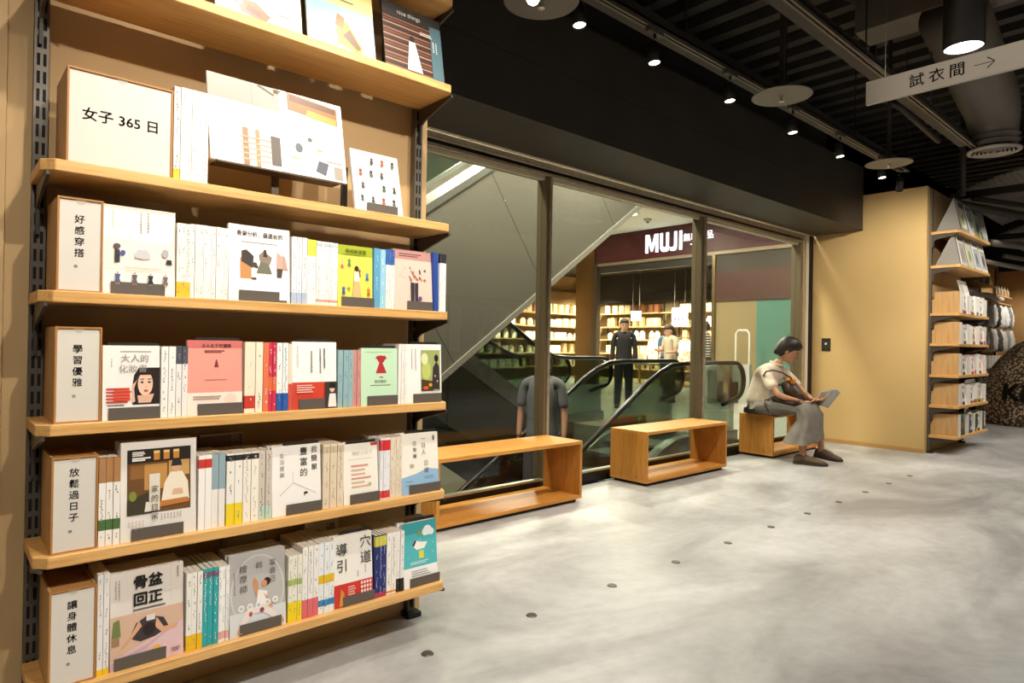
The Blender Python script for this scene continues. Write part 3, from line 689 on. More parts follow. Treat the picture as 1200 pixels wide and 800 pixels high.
# ------------------------------------------------------------------ escalators
CLAD = mottled('grey_escalator_cladding', '6e6b61', '757268', 0.6, 0.22, 0.2)
ESTEEL = mottled('escalator_steel', '9a9a94', 'b4b4ac', 8, 0.25, 0.35)
EGL = glass('escalator_glass', 'b9c4bb', 1.45, 0.0, 1.0)
SL = math.tan(math.radians(31.0))
def walkline(xk, xf, s, zlow, flat):
    """profile (x, z) of the step line: level landing, smooth knee at xk, then falling (s<0) or rising (s>0) towards -X"""
    pts = [(xk + flat, 0.0), (xk + 0.45, 0.0), (xk + 0.2, 0.02 * s), (xk, 0.085 * s), (xk - 0.25, 0.205 * s)]
    x = xk - 0.25; z = 0.205 * s
    pts.append((xf, z + s * (x - xf) * SL))
    return pts
def escalator(name, label, Y0, Y1, xk, xf, s, flat, sign=None):
    t = thing(name, label, 'escalator', (xk, Y0, 0))
    prof = [(x - xk, z) for x, z in walkline(xk, xf, s, 0, flat)]
    W = Y1 - Y0
    for y in (0.06, W - 0.06):                       # balustrades with handrails
        rail_p = [(x, y, z + 0.93) for x, z in prof]
        x0 = prof[0][0]
        arc = [(x0 + 0.02 + 0.22 * math.sin(a), y, 0.93 - 0.22 + 0.22 * math.cos(a)) for a in [i * PI / 10 for i in range(1, 11)]]
        arc += [(x0 - 0.1, y, 0.47), (x0 - 0.25, y, 0.44)]
        MB().tube(list(reversed(arc)) + rail_p, 0.029, 10).build('handrail', RUBBER, t, True)
        g = MB(); top = [(x, z + 0.90) for x, z in prof]; bot = [(x, z + 0.12) for x, z in prof]
        ex = [(x0 + 0.02 + 0.19 * math.sin(a), 0.71 + 0.19 * math.cos(a)) for a in [i * PI / 6 for i in range(1, 6)]]
        poly = top[::-1] + ex + [(x0, 0.5)] + bot
        g.prism(poly, 'Y', y - 0.005, y + 0.005).build('balustrade_glass', EGL, t)
    for y in (0.0, W - 0.12):                        # metal decks and skirts
        d = MB()
        poly = [(x, z + 0.13) for x, z in prof] + [(x, z - 0.12) for x, z in prof][::-1]
        d.prism(poly, 'Y', y, y + 0.12).build('deck', ESTEEL, t)
    clad = [(x, z - 0.10) for x, z in prof] + [(x, z - 0.95) for x, z in prof][::-1]
    MB().prism(clad, 'Y', 0.02, W - 0.02).build('truss_cladding', CLAD if s > 0 else P('4e5450', 0.35, 0.3), t)
    st = MB().box(-0.2, 0.2, 0.13, W - 0.13, -0.03, 0.0).mesh('step', ESTEEL)
    ln = MB().box(-0.2, -0.19, 0.13, W - 0.13, 0.0, 0.003).mesh('step_edge', P('c9c19a', 0.5))
    dist = 0; x = 0.3; 
    def zat(x):
        for (a, za), (b, zb) in zip(prof, prof[1:]):
            if b <= x <= a: return za + (zb - za) * (a - x) / (a - b)
        return prof[-1][1]
    k = 0
    while x > prof[-1][0] + 0.3 and k < 16:
        o = link('step', st, t, (x, 0, zat(x) + 0.05)); link('step_edge', ln, o)
        x -= 0.36; k += 1
    MB().box(0.4, prof[0][0] + 0.1, 0.12, W - 0.12, -0.02, 0.006).build('comb_plate', P('76766f', 0.35, 0.9), t)
    return t
e1 = escalator('escalator', 'escalator going down to the left right behind the glass and benches', 4.0, 5.0, 5.75, 0.4, -1, 1.5)
e3 = escalator('escalator', 'escalator climbing to the left at the back of the hall void', 6.35, 7.35, 6.35, 1.0, 1, 1.2)
# red and green indicator strip at the landing
ind = thing('indicator_strip', 'red and green lit indicator strip beside the escalator landing', 'sign', (7.45, 5.68, 0.0))
MB().box(-0.55, 0.2, -0.04, 0.04, 0.0, 0.12).build('plinth', P('2a2a28', 0.4), ind)
MB().box(-0.45, -0.1, -0.044, -0.04, 0.07, 0.115).build('red_light', emit('ff2a38', 1.2), ind)
MB().box(0.0, 0.08, -0.044, -0.04, 0.07, 0.115).build('green_light', emit('2affa0', 1.5), ind)
# the big escalator that rises to the right: its clad side fills the left panes
e2 = thing('escalator', 'big grey panelled escalator rising to the right across the left panes', 'escalator', (3.6, 5.1, 0.73))
sl2 = 0.697
def par(x0, x1, lo, hi, y0, y1): return MB().prism([(x0, x0 * sl2 + lo), (x1, x1 * sl2 + lo), (x1, x1 * sl2 + hi), (x0, x0 * sl2 + hi)], 'Y', y0, y1)
xs = [-4.6, -3.4, -2.2, -1.0, 0.2, 1.4, 2.6, 3.8, 5.0]
for a, b in zip(xs, xs[1:]):
    # panels with joints square to the slope
    k = 1.72
    pts = [(a + 0.0025, (a + 0.0025) * sl2 + 0.05), (b - 0.0025, (b - 0.0025) * sl2 + 0.05), (b - 0.0025 - k * 0.45, (b - 0.0025 - k * 0.45) * sl2 + k), (a + 0.0025 - k * 0.45, (a + 0.0025 - k * 0.45) * sl2 + k)]
    MB().prism(pts, 'Y', 0.0, 0.03).build('side_panel', CLAD, e2)
par(-5.2, 5.0, 0.0, 1.70, 0.03, 1.0).build('truss', P('55534b', 0.5), e2)
par(-5.2, 5.0, -0.02, 0.05, -0.02, 1.0).build('edge_trim', P('a3a196', 0.3, 0.4), e2)
par(-5.6, 4.2, 1.72, 1.80, -0.015, 0.10).build('light_strip', P('5f6058', 0.4, 0.2), e2)
par(-5.6, 4.2, 1.95, 2.0, 0.02, 0.08).build('deck_rail', P('8f9088', 0.3, 0.6), e2)
par(-5.6, 4.2, 2.0, 2.62, 0.04, 0.05).build('balustrade_glass', EGL, e2)
MB().tube([(-5.6, 0.045, -5.6 * sl2 + 2.66), (4.2, 0.045, 4.2 * sl2 + 2.66)], 0.036, 8).build('handrail', RUBBER, e2, True)
# pale clad flight far below, seen between bench boards
e4 = thing('escalator', 'pale clad lower escalator flight glimpsed under the first bench top', 'escalator', (3.77, 5.1, -0.11))
MB().prism([(-1.2, 0.79), (2.6, -1.70), (2.6, -2.08), (-1.2, 0.41)], 'Y', 0.06, 0.09).build('side_panel', P('a3a48f', 0.4), e4)
MB().prism([(-1.2, 0.39), (2.6, -2.10), (2.6, -2.58), (-1.2, -0.09)], 'Y', 0.09, 0.9).build('truss', P('55564e', 0.4), e4)
# ------------------------------------------------------------------ benches
def bench(x0, x1, label, y0=3.105, y1=3.475, h=0.435):
    t = thing('wooden_bench', label, 'bench', (x0, y0, 0), group='open oak box benches along the glass')
    L = x1 - x0; D = y1 - y0
    bevel(MB().box(0, L, 0, D, h - 0.024, h).build('top_board', OAKB, t), 0.0015)
    bevel(MB().box(0, L, 0, D, 0.025, 0.05).build('bottom_board', OAKB, t), 0.0015)
    bevel(MB().box(0, 0.024, 0.0, D, 0.05, h - 0.024).build('side_board', OAKBV, t), 0.0015)
    bevel(MB().box(L - 0.024, L, 0.0, D, 0.05, h - 0.024).build('side_board', OAKBV, t), 0.0015)
    MB().box(0.03, L - 0.03, 0.03, D - 0.02, 0.0, 0.025).build('plinth', P('3a2a18', 0.6), t)
    return t
bench(2.20, 3.465, 'open oak box bench nearest the bookcase, under the first mullion')
bench(4.225, 5.44, 'empty open oak box bench standing alone in the middle of the three')
bench(6.33, 7.44, 'open oak box bench against the ochre wall, with the reading woman on it')

# ------------------------------------------------------------------ bookcases
def bookcase(x0, yb, yf, zs, label, first=False, zr=2.9):
    """slotted steel uprights, oak shelves with chamfered front corners on dark brackets"""
    W = 1.259; D = yb - yf
    t = thing('bookcase', label, 'bookcase', (x0, yb, 0))
    for k, x in ((0, 0.0), (1, W)):
        u = MB().box(x - 0.017, x + 0.017, -0.03, 0.0, 0.02, zr).build('upright', P('625d55', 0.45, 0.5), t)
        sl = MB()
        z = 0.08
        while z < zr - 0.06:
            sl.box(x - 0.011, x - 0.0035, -0.0308, -0.0295, z, z + 0.034).box(x + 0.0035, x + 0.011, -0.0308, -0.0295, z, z + 0.034)
            z += 0.05
        sl.build('slot', P('0b0a09', 0.8), u, kind='stuff')
        MB().box(x - 0.03, x + 0.03, -0.06, 0.0, 0.0, 0.02).build('foot', P('1e1c1a', 0.5), t)
    c = 0.03
    for z in zs:
        pts = [(-0.02, -0.022), (-0.02, -D + c), (-0.02 + c, -D), (W + 0.002 - c * 0.5, -D), (W + 0.002, -D + c), (W + 0.002, -0.022)]
        s = MB().prism(pts, 'Z', z - 0.03, z).build('shelf', OAK, t)
        bevel(s, 0.002, 1)
        for k, x in ((0, -0.004), (1, W)):
            br = MB().prism([(-0.03, z - 0.031), (-D + 0.012, z - 0.031), (-D + 0.012, z - 0.041), (-D + 0.05, z - 0.05), (-0.075, z - 0.085), (-0.05, z - 0.10), (-0.046, z - 0.17), (-0.03, z - 0.17)], 'X', x - 0.004, x + 0.004)
            br.build('bracket', DARKM, t)
    return t
ZS = (0.208, 0.556, 0.894, 1.238, 1.574, 2.105, 2.44)
YB, YF = 2.272, 2.006
bookcase(0.212, YB, YF, ZS, 'large oak bookcase in the foreground with seven shelves on slotted steel uprights')
ZF = (0.20, 0.53, 0.86, 1.20, 1.53, 2.05, 2.42)
bookcase(8.15, 2.255, 1.962, ZF, 'far oak bookcase beyond the ochre wall with books and grey easels')

# ------------------------------------------------------------------ books
SHELFN = {'A': 'top shelf in view', 'B': 'second shelf from the top', 'C': 'third shelf from the top', 'D': 'fourth shelf from the top', 'E': 'shelf second from the floor', 'F': 'lowest shelf'}
SZ = {'A': 2.105, 'B': 1.574, 'C': 1.238, 'D': 0.894, 'E': 0.556, 'F': 0.208}
FR = 2.026                                         # plane of the spines
_bk = {}
def lighten(c): return ''.join('%02x' % int(int(c[i:i + 2], 16) * 0.75 + 55) for i in (0, 2, 4))
def book_meshes(t, h, d, col, bands, seed, ink, rough=0.5):
    k = (round(t, 4), h, d, col, bands, seed, ink)
    if k in _bk: return _bk[k]
    e = 0.0009; g = t * 0.46
    cover = MB().box(-g, g, 0, 0.0012, 0, h).box(-g, -g + e, 0.0012, d, 0, h).box(g - e, g, 0.0012, d, 0, h).mesh('book_cover', P(col, rough))
    pages = MB().box(-g + e, g - e, 0.0012, d - 0.002, 0.0006, h - 0.0006).mesh('page_block', PAGES)
    bm_ = []
    for (v0, v1, c) in bands:
        bm_.append(MB().box(-g - 0.0002, g + 0.0002, -0.0003, 0.012, v0 * h, v1 * h).mesh('spine_band', P(c, rough)))
    r = random.Random(seed); pr = MB()
    if ink:
        z = h * 0.95; yy = -0.0006
        while z > h * 0.08:
            L = r.uniform(0.003, 0.007); wch = t * r.choice((0.10, 0.14, 0.2))
            if r.random() < 0.72:
                x = r.uniform(-0.12, 0.12) * t
                pr.add([(x - wch / 2, yy, z - L), (x + wch / 2, yy, z - L), (x + wch / 2, yy, z), (x - wch / 2, yy, z)], [(0, 1, 2, 3)])
            else: z -= r.uniform(0.004, 0.03)
            z -= L + 0.0025
    pm_ = pr.mesh('spine_print', P(lighten(ink), 0.7)) if ink and pr.v else None
    _bk[k] = (cover, pages, bm_, pm_)
    return _bk[k]
rb = random.Random(11)
def run(sh, x0, x1, n, h, col, bands, label, ink='4a453f', d=0.15, name='paperback_book', lean=0.0):
    t = (x1 - x0) / n
    ords = {1: [''], 2: ['left of two ', 'right of two '], 3: ['left of three ', 'middle of three ', 'right of three ']}.get(n) or [w_ + ' of %s ' % ['four', 'five', 'six', 'seven', 'eight', 'nine'][n - 4] for w_ in ('first', 'second', 'third', 'fourth', 'fifth', 'sixth', 'seventh', 'eighth', 'ninth')]
    for i in range(n):
        cv, pg, bd, pr = book_meshes(t, h, d, col, tuple(bands), (hash(label) % 97 if False else len(label)) + i % 3, ink)
        o = link('paperback_book', cv, None, (x0 + (i + 0.5) * t, FR + rb.uniform(0, 0.004), SZ[sh]), (0, lean, 0))
        tag(o, (ords[i].strip() + ': ' if n > 1 else '') + label, 'book', 'spines: ' + label if n > 1 else None)
        link('page_block', pg, o)
        for b in bd: link('spine_band', b, o)
        if pr: link('spine_print', pr, o, kind='stuff')

class Art:
    """flat print on a face-out cover: u right, v up, in metres on the cover"""
    def __init__(s, w, h): s.w, s.h = w, h; s.mb = MB(); s.mats = []; s.k = 0; s.texts = []
    def m(s, c):
        if c not in s.mats: s.mats.append(c)
        return s.mats.index(c)
    def y(s): s.k += 1; return -0.0004 - 0.00012 * s.k
    def r(s, u0, v0, u1, v1, c):
        y = s.y(); a, b, e, f = u0 * s.w, u1 * s.w, v0 * s.h, v1 * s.h
        s.mb.add([(a, y, e), (b, y, e), (b, y, f), (a, y, f)], [(0, 1, 2, 3)], s.m(c)); return s
    def p(s, pts, c):
        y = s.y(); s.mb.add([(u * s.w, y, v * s.h) for u, v in pts], [tuple(range(len(pts)))], s.m(c)); return s
    def e(s, u, v, ru, rv, c, n=14):
        return s.p([(u + ru * math.cos(2 * PI * i / n), v + rv * math.sin(2 * PI * i / n)) for i in range(n)], c)
    def lines(s, u0, v0, u1, v1, n, c, seed=1, th=0.012):
        r = random.Random(seed)
        for i in range(n):
            v = v0 + (v1 - v0) * (i + 0.5) / n
            s.r(u0, v - th / 2, u0 + (u1 - u0) * r.uniform(0.6, 1.0), v + th / 2, c)
        return s
    def vlines(s, u0, v0, u1, v1, n, c, seed=1, th=0.02):
        r = random.Random(seed)
        for i in range(n):
            u = u0 + (u1 - u0) * (i + 0.5) / n; v = v1
            end = v0 + (v1 - v0) * r.uniform(0, 0.3)
            while v > end:
                L = r.uniform(0.012, 0.026); s.r(u - th / 2, v - L, u + th / 2, v, c); v -= L + 0.01
        return s
    def dress(s, u, v, k, c1, c2, c3='c9987a'):
        """tiny outfit figure: head dot, top, skirt or trousers, shoes"""
        s.p([(u - 0.35 * k, v), (u + 0.35 * k, v), (u + 0.16 * k, v + 0.42 * k), (u - 0.16 * k, v + 0.42 * k)], c1)
        s.p([(u - 0.2 * k, v + 0.4 * k), (u + 0.2 * k, v + 0.4 * k), (u + 0.3 * k, v + 0.75 * k), (u - 0.3 * k, v + 0.75 * k)], c2)
        s.e(u, v + 0.86 * k, 0.1 * k, 0.1 * k, c3, 8)
        s.r(u - 0.2 * k, v - 0.14 * k, u - 0.08 * k, v, c3); s.r(u + 0.06 * k, v - 0.14 * k, u + 0.18 * k, v, c3)
        return s
    def t(s, body, u, v, size, c, bold=0.0, vert=False, space=1.0, sx=1.0): s.texts.append((body, u, v, size, c, bold, vert, space, sx)); return s
def cover(sh, x0, x1, h, col, art, label, stop=None, t=0.016, lean=4.0, y=None, copies=0, short='', z=0.0, kind='face_out_book', cat='book', plate=False):
    """face-out copy leaning a little on a dark metal display stand with a front lip"""
    w_ = x1 - x0 - 0.002; a = math.radians(lean)
    yy = FR + 0.004 if y is None else y
    o = MB().box(0, w_, 0, 0.0008, 0, h).box(0, 0.0009, 0.0008, t, 0, h).box(0, w_, t - 0.0008, t, 0, h).build(kind, P(col, 0.38), None, False, (x0 + 0.001, yy, SZ[sh] + z))
    o.rotation_euler = (-a, 0, 0)
    tag(o, label, cat)
    MB().box(0.0009, w_ - 0.0015, 0.0009, t - 0.0009, 0.001, h - 0.001).build('page_block', PAGES, o)
    A = Art(w_, h); art(A)
    if A.mb.v: A.mb.build('cover_print', [P(c, 0.38) for c in A.mats], o, kind='stuff')
    for (b, u, v, s_, c, bold, vert, space, sx) in A.texts:
        text('cover_lettering', b, P(c, 0.5), o, (u * w_, A.y() - 0.0002, v * h), s_ * h, (PI / 2, 0, 0), bold, vert, space, sx)
    if stop:
        s0, s1 = stop
        st = thing('display_stand', 'dark metal display stand with a lip holding the %s' % short, 'stand', (0, 0, 0), group=None)
        st.location = (s0, yy - 0.0035, SZ[sh] + z)
        W = s1 - s0
        lh = 0.034
        MB().box(0, W, 0, 0.0018, 0.0, lh).build('front_lip', LIP, st)
        dd = 0.075 + t
        MB().box(0, W, 0.0018, dd, 0.0, 0.0008).build('base_plate', LIP, st)
        hh = h * (1.04 if plate else 0.75)
        bp = MB().box(0, W, 0, 0.0016, 0, hh).build('back_plate', P('2b2825', 0.5, 0.3), st)
        bp.location = (0, t + 0.0065, 0); bp.rotation_euler = (-a, 0, 0)
        if copies:
            cm = MB().box(0, w_, 0, 0.018, 0, h * 0.985).mesh('book_cover', P(col, 0.4))
            pgm = MB().box(0.001, w_ - 0.001, 0.001, 0.017, 0.01, h * 0.985 + 0.0005).mesh('page_block', PAGES)
            for i in range(copies):
                c_ = link('spare_copy', cm, None, (x0 + 0.001 + (0.002 if i % 2 else 0), yy + t + 0.012 + h * math.sin(a) * 0.2 + 0.0195 * i, SZ[sh]), (-a, 0, 0))
                tag(c_, '%s spare copy behind the %s, counted from the front' % (ordinal(i), short), 'book', 'spare copies behind the %s' % short)
                link('page_block', pgm, c_)
    return o
def signbox(sh, x0, x1, h, txt, label, d=0.20, horiz=False):
    t = thing('label_box', label, 'box', (x0, FR - 0.002, SZ[sh]))
    W = x1 - x0
    for nm, b in (('side_panel', (0, 0.006, 0.003, d)), ('side_panel', (W - 0.006, W, 0.003, d))):
        bevel(MB().box(b[0], b[1], b[2], b[3], 0, h).build(nm, OAKV, t), 0.0008, 1)
    MB().box(0.006, W - 0.006, 0.003, d, h - 0.008, h - 0.002).build('top_panel', P('a87b46', 0.6), t)
    MB().box(0.006, W - 0.006, d - 0.006, d, 0, h - 0.008).build('back_panel', OAKV, t)
    MB().box(0.006, W - 0.006, 0.006, 0.009, 0, h - 0.008).build('front_panel', OAKV, t)
    for b in ((0, W, h - 0.005, h), (0, W, 0, 0.004), (0, 0.004, 0.004, h - 0.005), (W - 0.004, W, 0.004, h - 0.005)):
        MB().box(b[0], b[1], 0.0, 0.006, b[2], b[3]).build('edge_strip', P('a9763f', 0.5), t)
    MB().box(0.004, W - 0.004, 0.0032, 0.0045, 0.004, h - 0.005).build('paper_card', P('e9e4da', 0.6), t)
    MB().prism([(W / 2 + 0.012 * math.cos(-PI * i / 8), h - 0.005 + 0.012 * math.sin(-PI * i / 8)) for i in range(9)], 'Y', 0.0025, 0.0031).build('finger_notch', P('d5cfc4', 0.6), t)
    MB().box(0.004, W - 0.004, 0.0012, 0.0018, 0.004, h - 0.005).build('clear_cover', glass('acrylic', 'fafafa', 1.3), t)
    if horiz: text('lettering', txt, P('1d1b19', 0.6), t, (W / 2, 0.0028, h * 0.53), 0.036, bold=0.018, sx=1.02)
    else: text('lettering', txt, P('1d1b19', 0.6), t, (W / 2 - 0.002, 0.0028, h * 0.53), 0.0235, bold=0.018, vertical=True, space=1.0)
    return t
YEL = 'e6b92e'
# --- top shelf in view
def a1(A):
    A.p([(0.28, 0.06), (0.55, 0.02), (0.62, 0.10), (0.45, 0.22), (0.25, 0.2)], 'b5502e').p([(0.33, 0.1), (0.5, 0.06), (0.5, 0.12), (0.36, 0.17)], '7a2e22').p([(0.05, 0.2), (0.3, 0.12), (0.3, 0.3), (0.1, 0.34)], '5c5f78').r(0.7, 0.16, 0.86, 0.172, '5a5650')
def a2(A):
    A.r(0, 0, 1, 0.7, '8fb4cf').p([(0, 0), (1, 0), (1, 0.2), (0, 0.3)], 'd5dde0').r(0, 0.55, 1, 1, 'e9d490').p([(0.42, 0.08), (0.78, 0.02), (0.8, 0.12), (0.6, 0.36), (0.42, 0.42)], 'd79a35').p([(0.5, 0.2), (0.72, 0.06), (0.78, 0.1), (0.62, 0.3)], '5e4634').p([(0.40, 0.3), (0.52, 0.28), (0.55, 0.42), (0.44, 0.46)], 'b56a42').lines(0.35, 0.6, 0.85, 0.68, 1, '6e6a55', 3, 0.02)
def a3(A):
    A.r(0, 0, 1, 1, '4a3a33')
    for i in range(22):
        v = i / 22; A.r(0, v, 0.8, v + 0.016, ['7a4a38', '9a6a52', '3c2a26', 'b08a72'][i % 4])
    A.r(0, 0.80, 1, 1, '33302f').r(0.8, 0, 1, 0.86, '54707a').p([(0.36, 0.06), (0.62, 0.06), (0.52, 0.5), (0.42, 0.5)], 'c9d6e6').e(0.47, 0.55, 0.045, 0.045, '2a2220').lines(0.62, 0.66, 0.92, 0.72, 2, 'd8d4cc', 4, 0.012).vlines(0.82, 0.45, 0.92, 0.62, 2, 'd0d8da', 5)
    A.t('nice things', 0.44, 0.89, 0.092, 'e9e4dc', 0.01)
cover('A', 0.607, 0.878, 0.30, 'ece9e4', a1, 'white magazine with an orange and blue pattern, cut off by the top edge', lean=10, t=0.008, y=2.03)
cover('A', 0.896, 1.148, 0.30, 'dfe3e0', a2, 'magazine with a sky and yellow flower figure on its cover, on the top shelf', lean=10, t=0.008, y=2.03)
cover('A', 1.186, 1.444, 0.262, '3a3430', a3, 'dark magazine titled nice things with a figure in a pale dress', lean=10, t=0.008, y=2.03)
for i, (x, nm) in enumerate(((0.64, 'white magazine on the top shelf'), (0.93, 'sky and yellow magazine'), (1.2, 'dark nice things magazine'))):
    e = thing('magazine_easel', 'brown metal easel plate behind the %s' % nm, 'easel', (x, 2.08, 2.105))
    MB().box(0, 0.2, 0, 0.003, 0, 0.25).build('back_plate', P('4a3d30', 0.5, 0.3), e); MB().box(0, 0.2, 0, 0.08, 0, 0.003).build('base_plate', P('4a3d30', 0.5, 0.3), e)
# --- second shelf
signbox('B', 0.246, 0.497, 0.252, '女子 365 日', 'wide wooden label box reading three characters and 365 on its white card', horiz=True)
run('B', 0.50, 0.518, 1, 0.268, 'e9e3d6', [(0, 0.12, YEL)], 'white thin book with a yellow foot beside the wide label box')
run('B', 0.519, 0.594, 5, 0.27, 'efebe4', [], 'tall thin white book right of the wide label box', ink='8a847a')
def spread(A):
    A.r(0, 0.0, 0.5, 0.72, 'f2efe9').r(0, 0.72, 0.5, 1, '8b877f').r(0.3, 0.74, 0.302, 1, '55514b').p([(0.34, 0.98), (0.46, 0.9), (0.47, 0.92), (0.36, 1.0)], '44403b')
    A.r(0.18, 0.02, 0.46, 0.42, 'cfc4b4').r(0.22, 0.0, 0.26, 0.44, '8a6a48').r(0.31, 0.0, 0.34, 0.44, 'a8794a').lines(0.2, 0.04, 0.45, 0.36, 5, '9a9488', 5, 0.02).r(0.42, 0.05, 0.49, 0.4, '4f463e')
    A.r(0.5, 0, 1, 1, 'f5f3ee').p([(0.56, 0.78), (0.96, 0.72), (0.96, 0.94), (0.56, 1.0)], '8a5a30').p([(0.7, 0.75), (0.95, 0.71), (0.95, 0.8), (0.72, 0.84)], 'c9873c').p([(0.58, 0.9), (0.95, 0.86), (0.95, 0.93), (0.58, 0.98)], '5a3a22')
    A.e(0.63, 0.33, 0.03, 0.06, '4f565e').e(0.72, 0.46, 0.02, 0.03, '55504a').e(0.79, 0.35, 0.03, 0.02, '8a9a70').p([(0.75, 0.08), (0.83, 0.04), (0.86, 0.2), (0.78, 0.22)], '4a4a58').r(0.84, 0.22, 0.97, 0.24, '9a8a7a').r(0.9, 0.02, 0.97, 0.18, '8f8478').e(0.6, 0.2, 0.04, 0.01, 'd2a070')
mg = cover('B', 0.603, 1.046, 0.285, 'efece6', spread, 'open magazine spread with photographs propped up on a stand', lean=12, t=0.008, y=2.035, z=0.085, kind='open_magazine', cat='magazine')
MB().box(0.219, 0.2215, -0.0006, 0.0, 0.0, 0.285).build('page_fold', P('a39d94', 0.6), mg)
ea = thing('magazine_easel', 'dark metal post stand carrying the open magazine spread', 'easel', (0.82, 2.09, 1.574))
MB().box(-0.012, 0.012, 0, 0.006, 0, 0.36).build('post', P('55483a', 0.4, 0.5), ea); MB().box(-0.09, 0.09, -0.03, 0.09, 0, 0.004).build('foot_plate', P('55483a', 0.4, 0.5), ea); MB().box(-0.2, 0.2, -0.062, 0.006, 0.078, 0.083).build('ledge', P('55483a', 0.4, 0.5), ea)
def b1(A):
    cs = [('3f5a4a', '2f3a38'), ('3a3a3c', '55504c'), ('b4502e', '7a3a2a'), ('55604a', '2c2c30'), ('3d4658', '6a4a3a'), ('8a3a34', '4a4a4a')]
    k = 0
    for j in range(4):
        for i in range(4):
            if (i + j * 3) % 5 != 4: A.dress(0.16 + i * 0.22 + 0.03 * (j % 2), 0.17 + j * 0.21, 0.12, cs[k % 6][0], cs[k % 6][1], '5a4a42')
            k += 1
cover('B', 1.078, 1.271, 0.232, 'eeebe5', b1, 'white book with a grid of tiny outfit drawings under the top shelf', (1.12, 1.245), short='white outfit grid book', lean=13, t=0.014)
pst = thing('magazine_easel', 'dark metal stand post left of the outfit grid book', 'easel', (1.07, 2.10, 1.574))
MB().box(-0.012, 0.012, 0, 0.006, 0, 0.16).build('post', P('2f2b27', 0.4, 0.5), pst); MB().box(-0.03, 0.03, -0.02, 0.07, 0, 0.004).build('foot_plate', P('2f2b27', 0.4, 0.5), pst)
# --- third shelf
signbox('C', 0.230, 0.332, 0.246, '好感穿搭。', 'narrow wooden label box on the third shelf, card about outfits')
def c1(A):
    A.r(0.02, 0.28, 0.98, 0.62, 'efdfd2').vlines(0.46, 0.68, 0.66, 0.95, 2, '9a958e', 4, 0.02).vlines(0.1, 0.72, 0.16, 0.95, 1, 'b8b2a8', 7, 0.012)
    A.e(0.53, 0.46, 0.12, 0.05, 'c9c8cc').p([(0.42, 0.42), (0.64, 0.42), (0.6, 0.52), (0.46, 0.52)], 'bdbcc2').lines(0.28, 0.3, 0.8, 0.32, 1, 'b9a99a', 2, 0.006)
    A.p([(0.15, 0.36), (0.22, 0.36), (0.22, 0.5), (0.15, 0.5)], '2c2c36').e(0.18, 0.54, 0.05, 0.03, '4d4a4e').e(0.26, 0.47, 0.035, 0.03, '4b4fa0').e(0.85, 0.5, 0.05, 0.05, 'a8a8aa').p([(0.86, 0.38), (0.95, 0.37), (0.94, 0.43), (0.87, 0.43)], '26262a').lines(0.3, 0.25, 0.75, 0.28, 1, 'c2b6aa', 3, 0.006)
    for u, a, b in ((0.19, '4a5c8a', 'c98a5a'), (0.42, '5a5a5e', 'd06a6a'), (0.64, '2a2a2c', '8a8a8a'), (0.85, '6a6a6c', 'c9963a')): A.dress(u, 0.13, 0.13, a, a, b)
cover('C', 0.333, 0.513, 0.244, 'eee7de', c1, 'cream cover with small clothes drawings, left on the third shelf', (0.352, 0.485), short='cream clothes drawing cover', lean=3)
run('C', 0.514, 0.551, 3, 0.214, 'efeae0', [(0, 0.21, YEL)], 'white paperback with a yellow foot on the third shelf')
run('C', 0.551, 0.657, 9, 0.216, 'ece8e2', [], 'thin white paperback left of the three outfit cover', '7a756c')
def c2(A):
    A.t('骨架分析，最適合的', 0.5, 0.885, 0.075, '4a4641', 0.015, sx=0.9).lines(0.2, 0.76, 0.8, 0.8, 1, '8a857d', 2, 0.012)
    A.p([(0.18, 0.3), (0.36, 0.3), (0.36, 0.56), (0.22, 0.6), (0.18, 0.56)], 'c08a56').p([(0.2, 0.52), (0.38, 0.44), (0.4, 0.6), (0.28, 0.68), (0.2, 0.66)], '3f3634').p([(0.36, 0.46), (0.48, 0.44), (0.44, 0.52), (0.38, 0.52)], '4a3f3c').r(0.36, 0.29, 0.44, 0.32, '5a4038')
    A.p([(0.44, 0.38), (0.7, 0.38), (0.62, 0.56), (0.52, 0.56)], '6f7060').p([(0.5, 0.54), (0.66, 0.5), (0.7, 0.6), (0.56, 0.68), (0.48, 0.62)], '8a7a6a').p([(0.55, 0.6), (0.62, 0.6), (0.6, 0.7), (0.56, 0.7)], '3a3432')
    A.p([(0.77, 0.42), (0.88, 0.42), (0.9, 0.62), (0.78, 0.68)], 'c9a294').p([(0.78, 0.34), (0.86, 0.34), (0.88, 0.46), (0.78, 0.46)], '4a443f').p([(0.88, 0.46), (0.97, 0.44), (0.92, 0.62), (0.88, 0.66)], 'b9988a').r(0.82, 0.0, 0.95, 0.035, '55504a')
cover('C', 0.659, 0.851, 0.236, 'f2f0ec', c2, 'white cover with three painted outfits under a dark title line', (0.69, 0.815), short='three outfit cover', lean=3)
run('C', 0.854, 0.905, 3, 0.217, 'eae8ea', [(0, 0.17, 'a9b9d0')], 'pale paperback with blue grey foot, third shelf', '8a8680')
run('C', 0.905, 0.937, 2, 0.214, 'f0ebe4', [(0.75, 1.0, 'd6d04a')], 'white paperback with a lime yellow head on the third shelf', '9a8a80')
run('C', 0.937, 1.014, 5, 0.212, 'eeebe6', [(0.92, 0.97, 'b8c6cf'), (0.05, 0.09, 'cf9a80')], 'white paperback just left of the lime cover on the third shelf', '8f8a82')
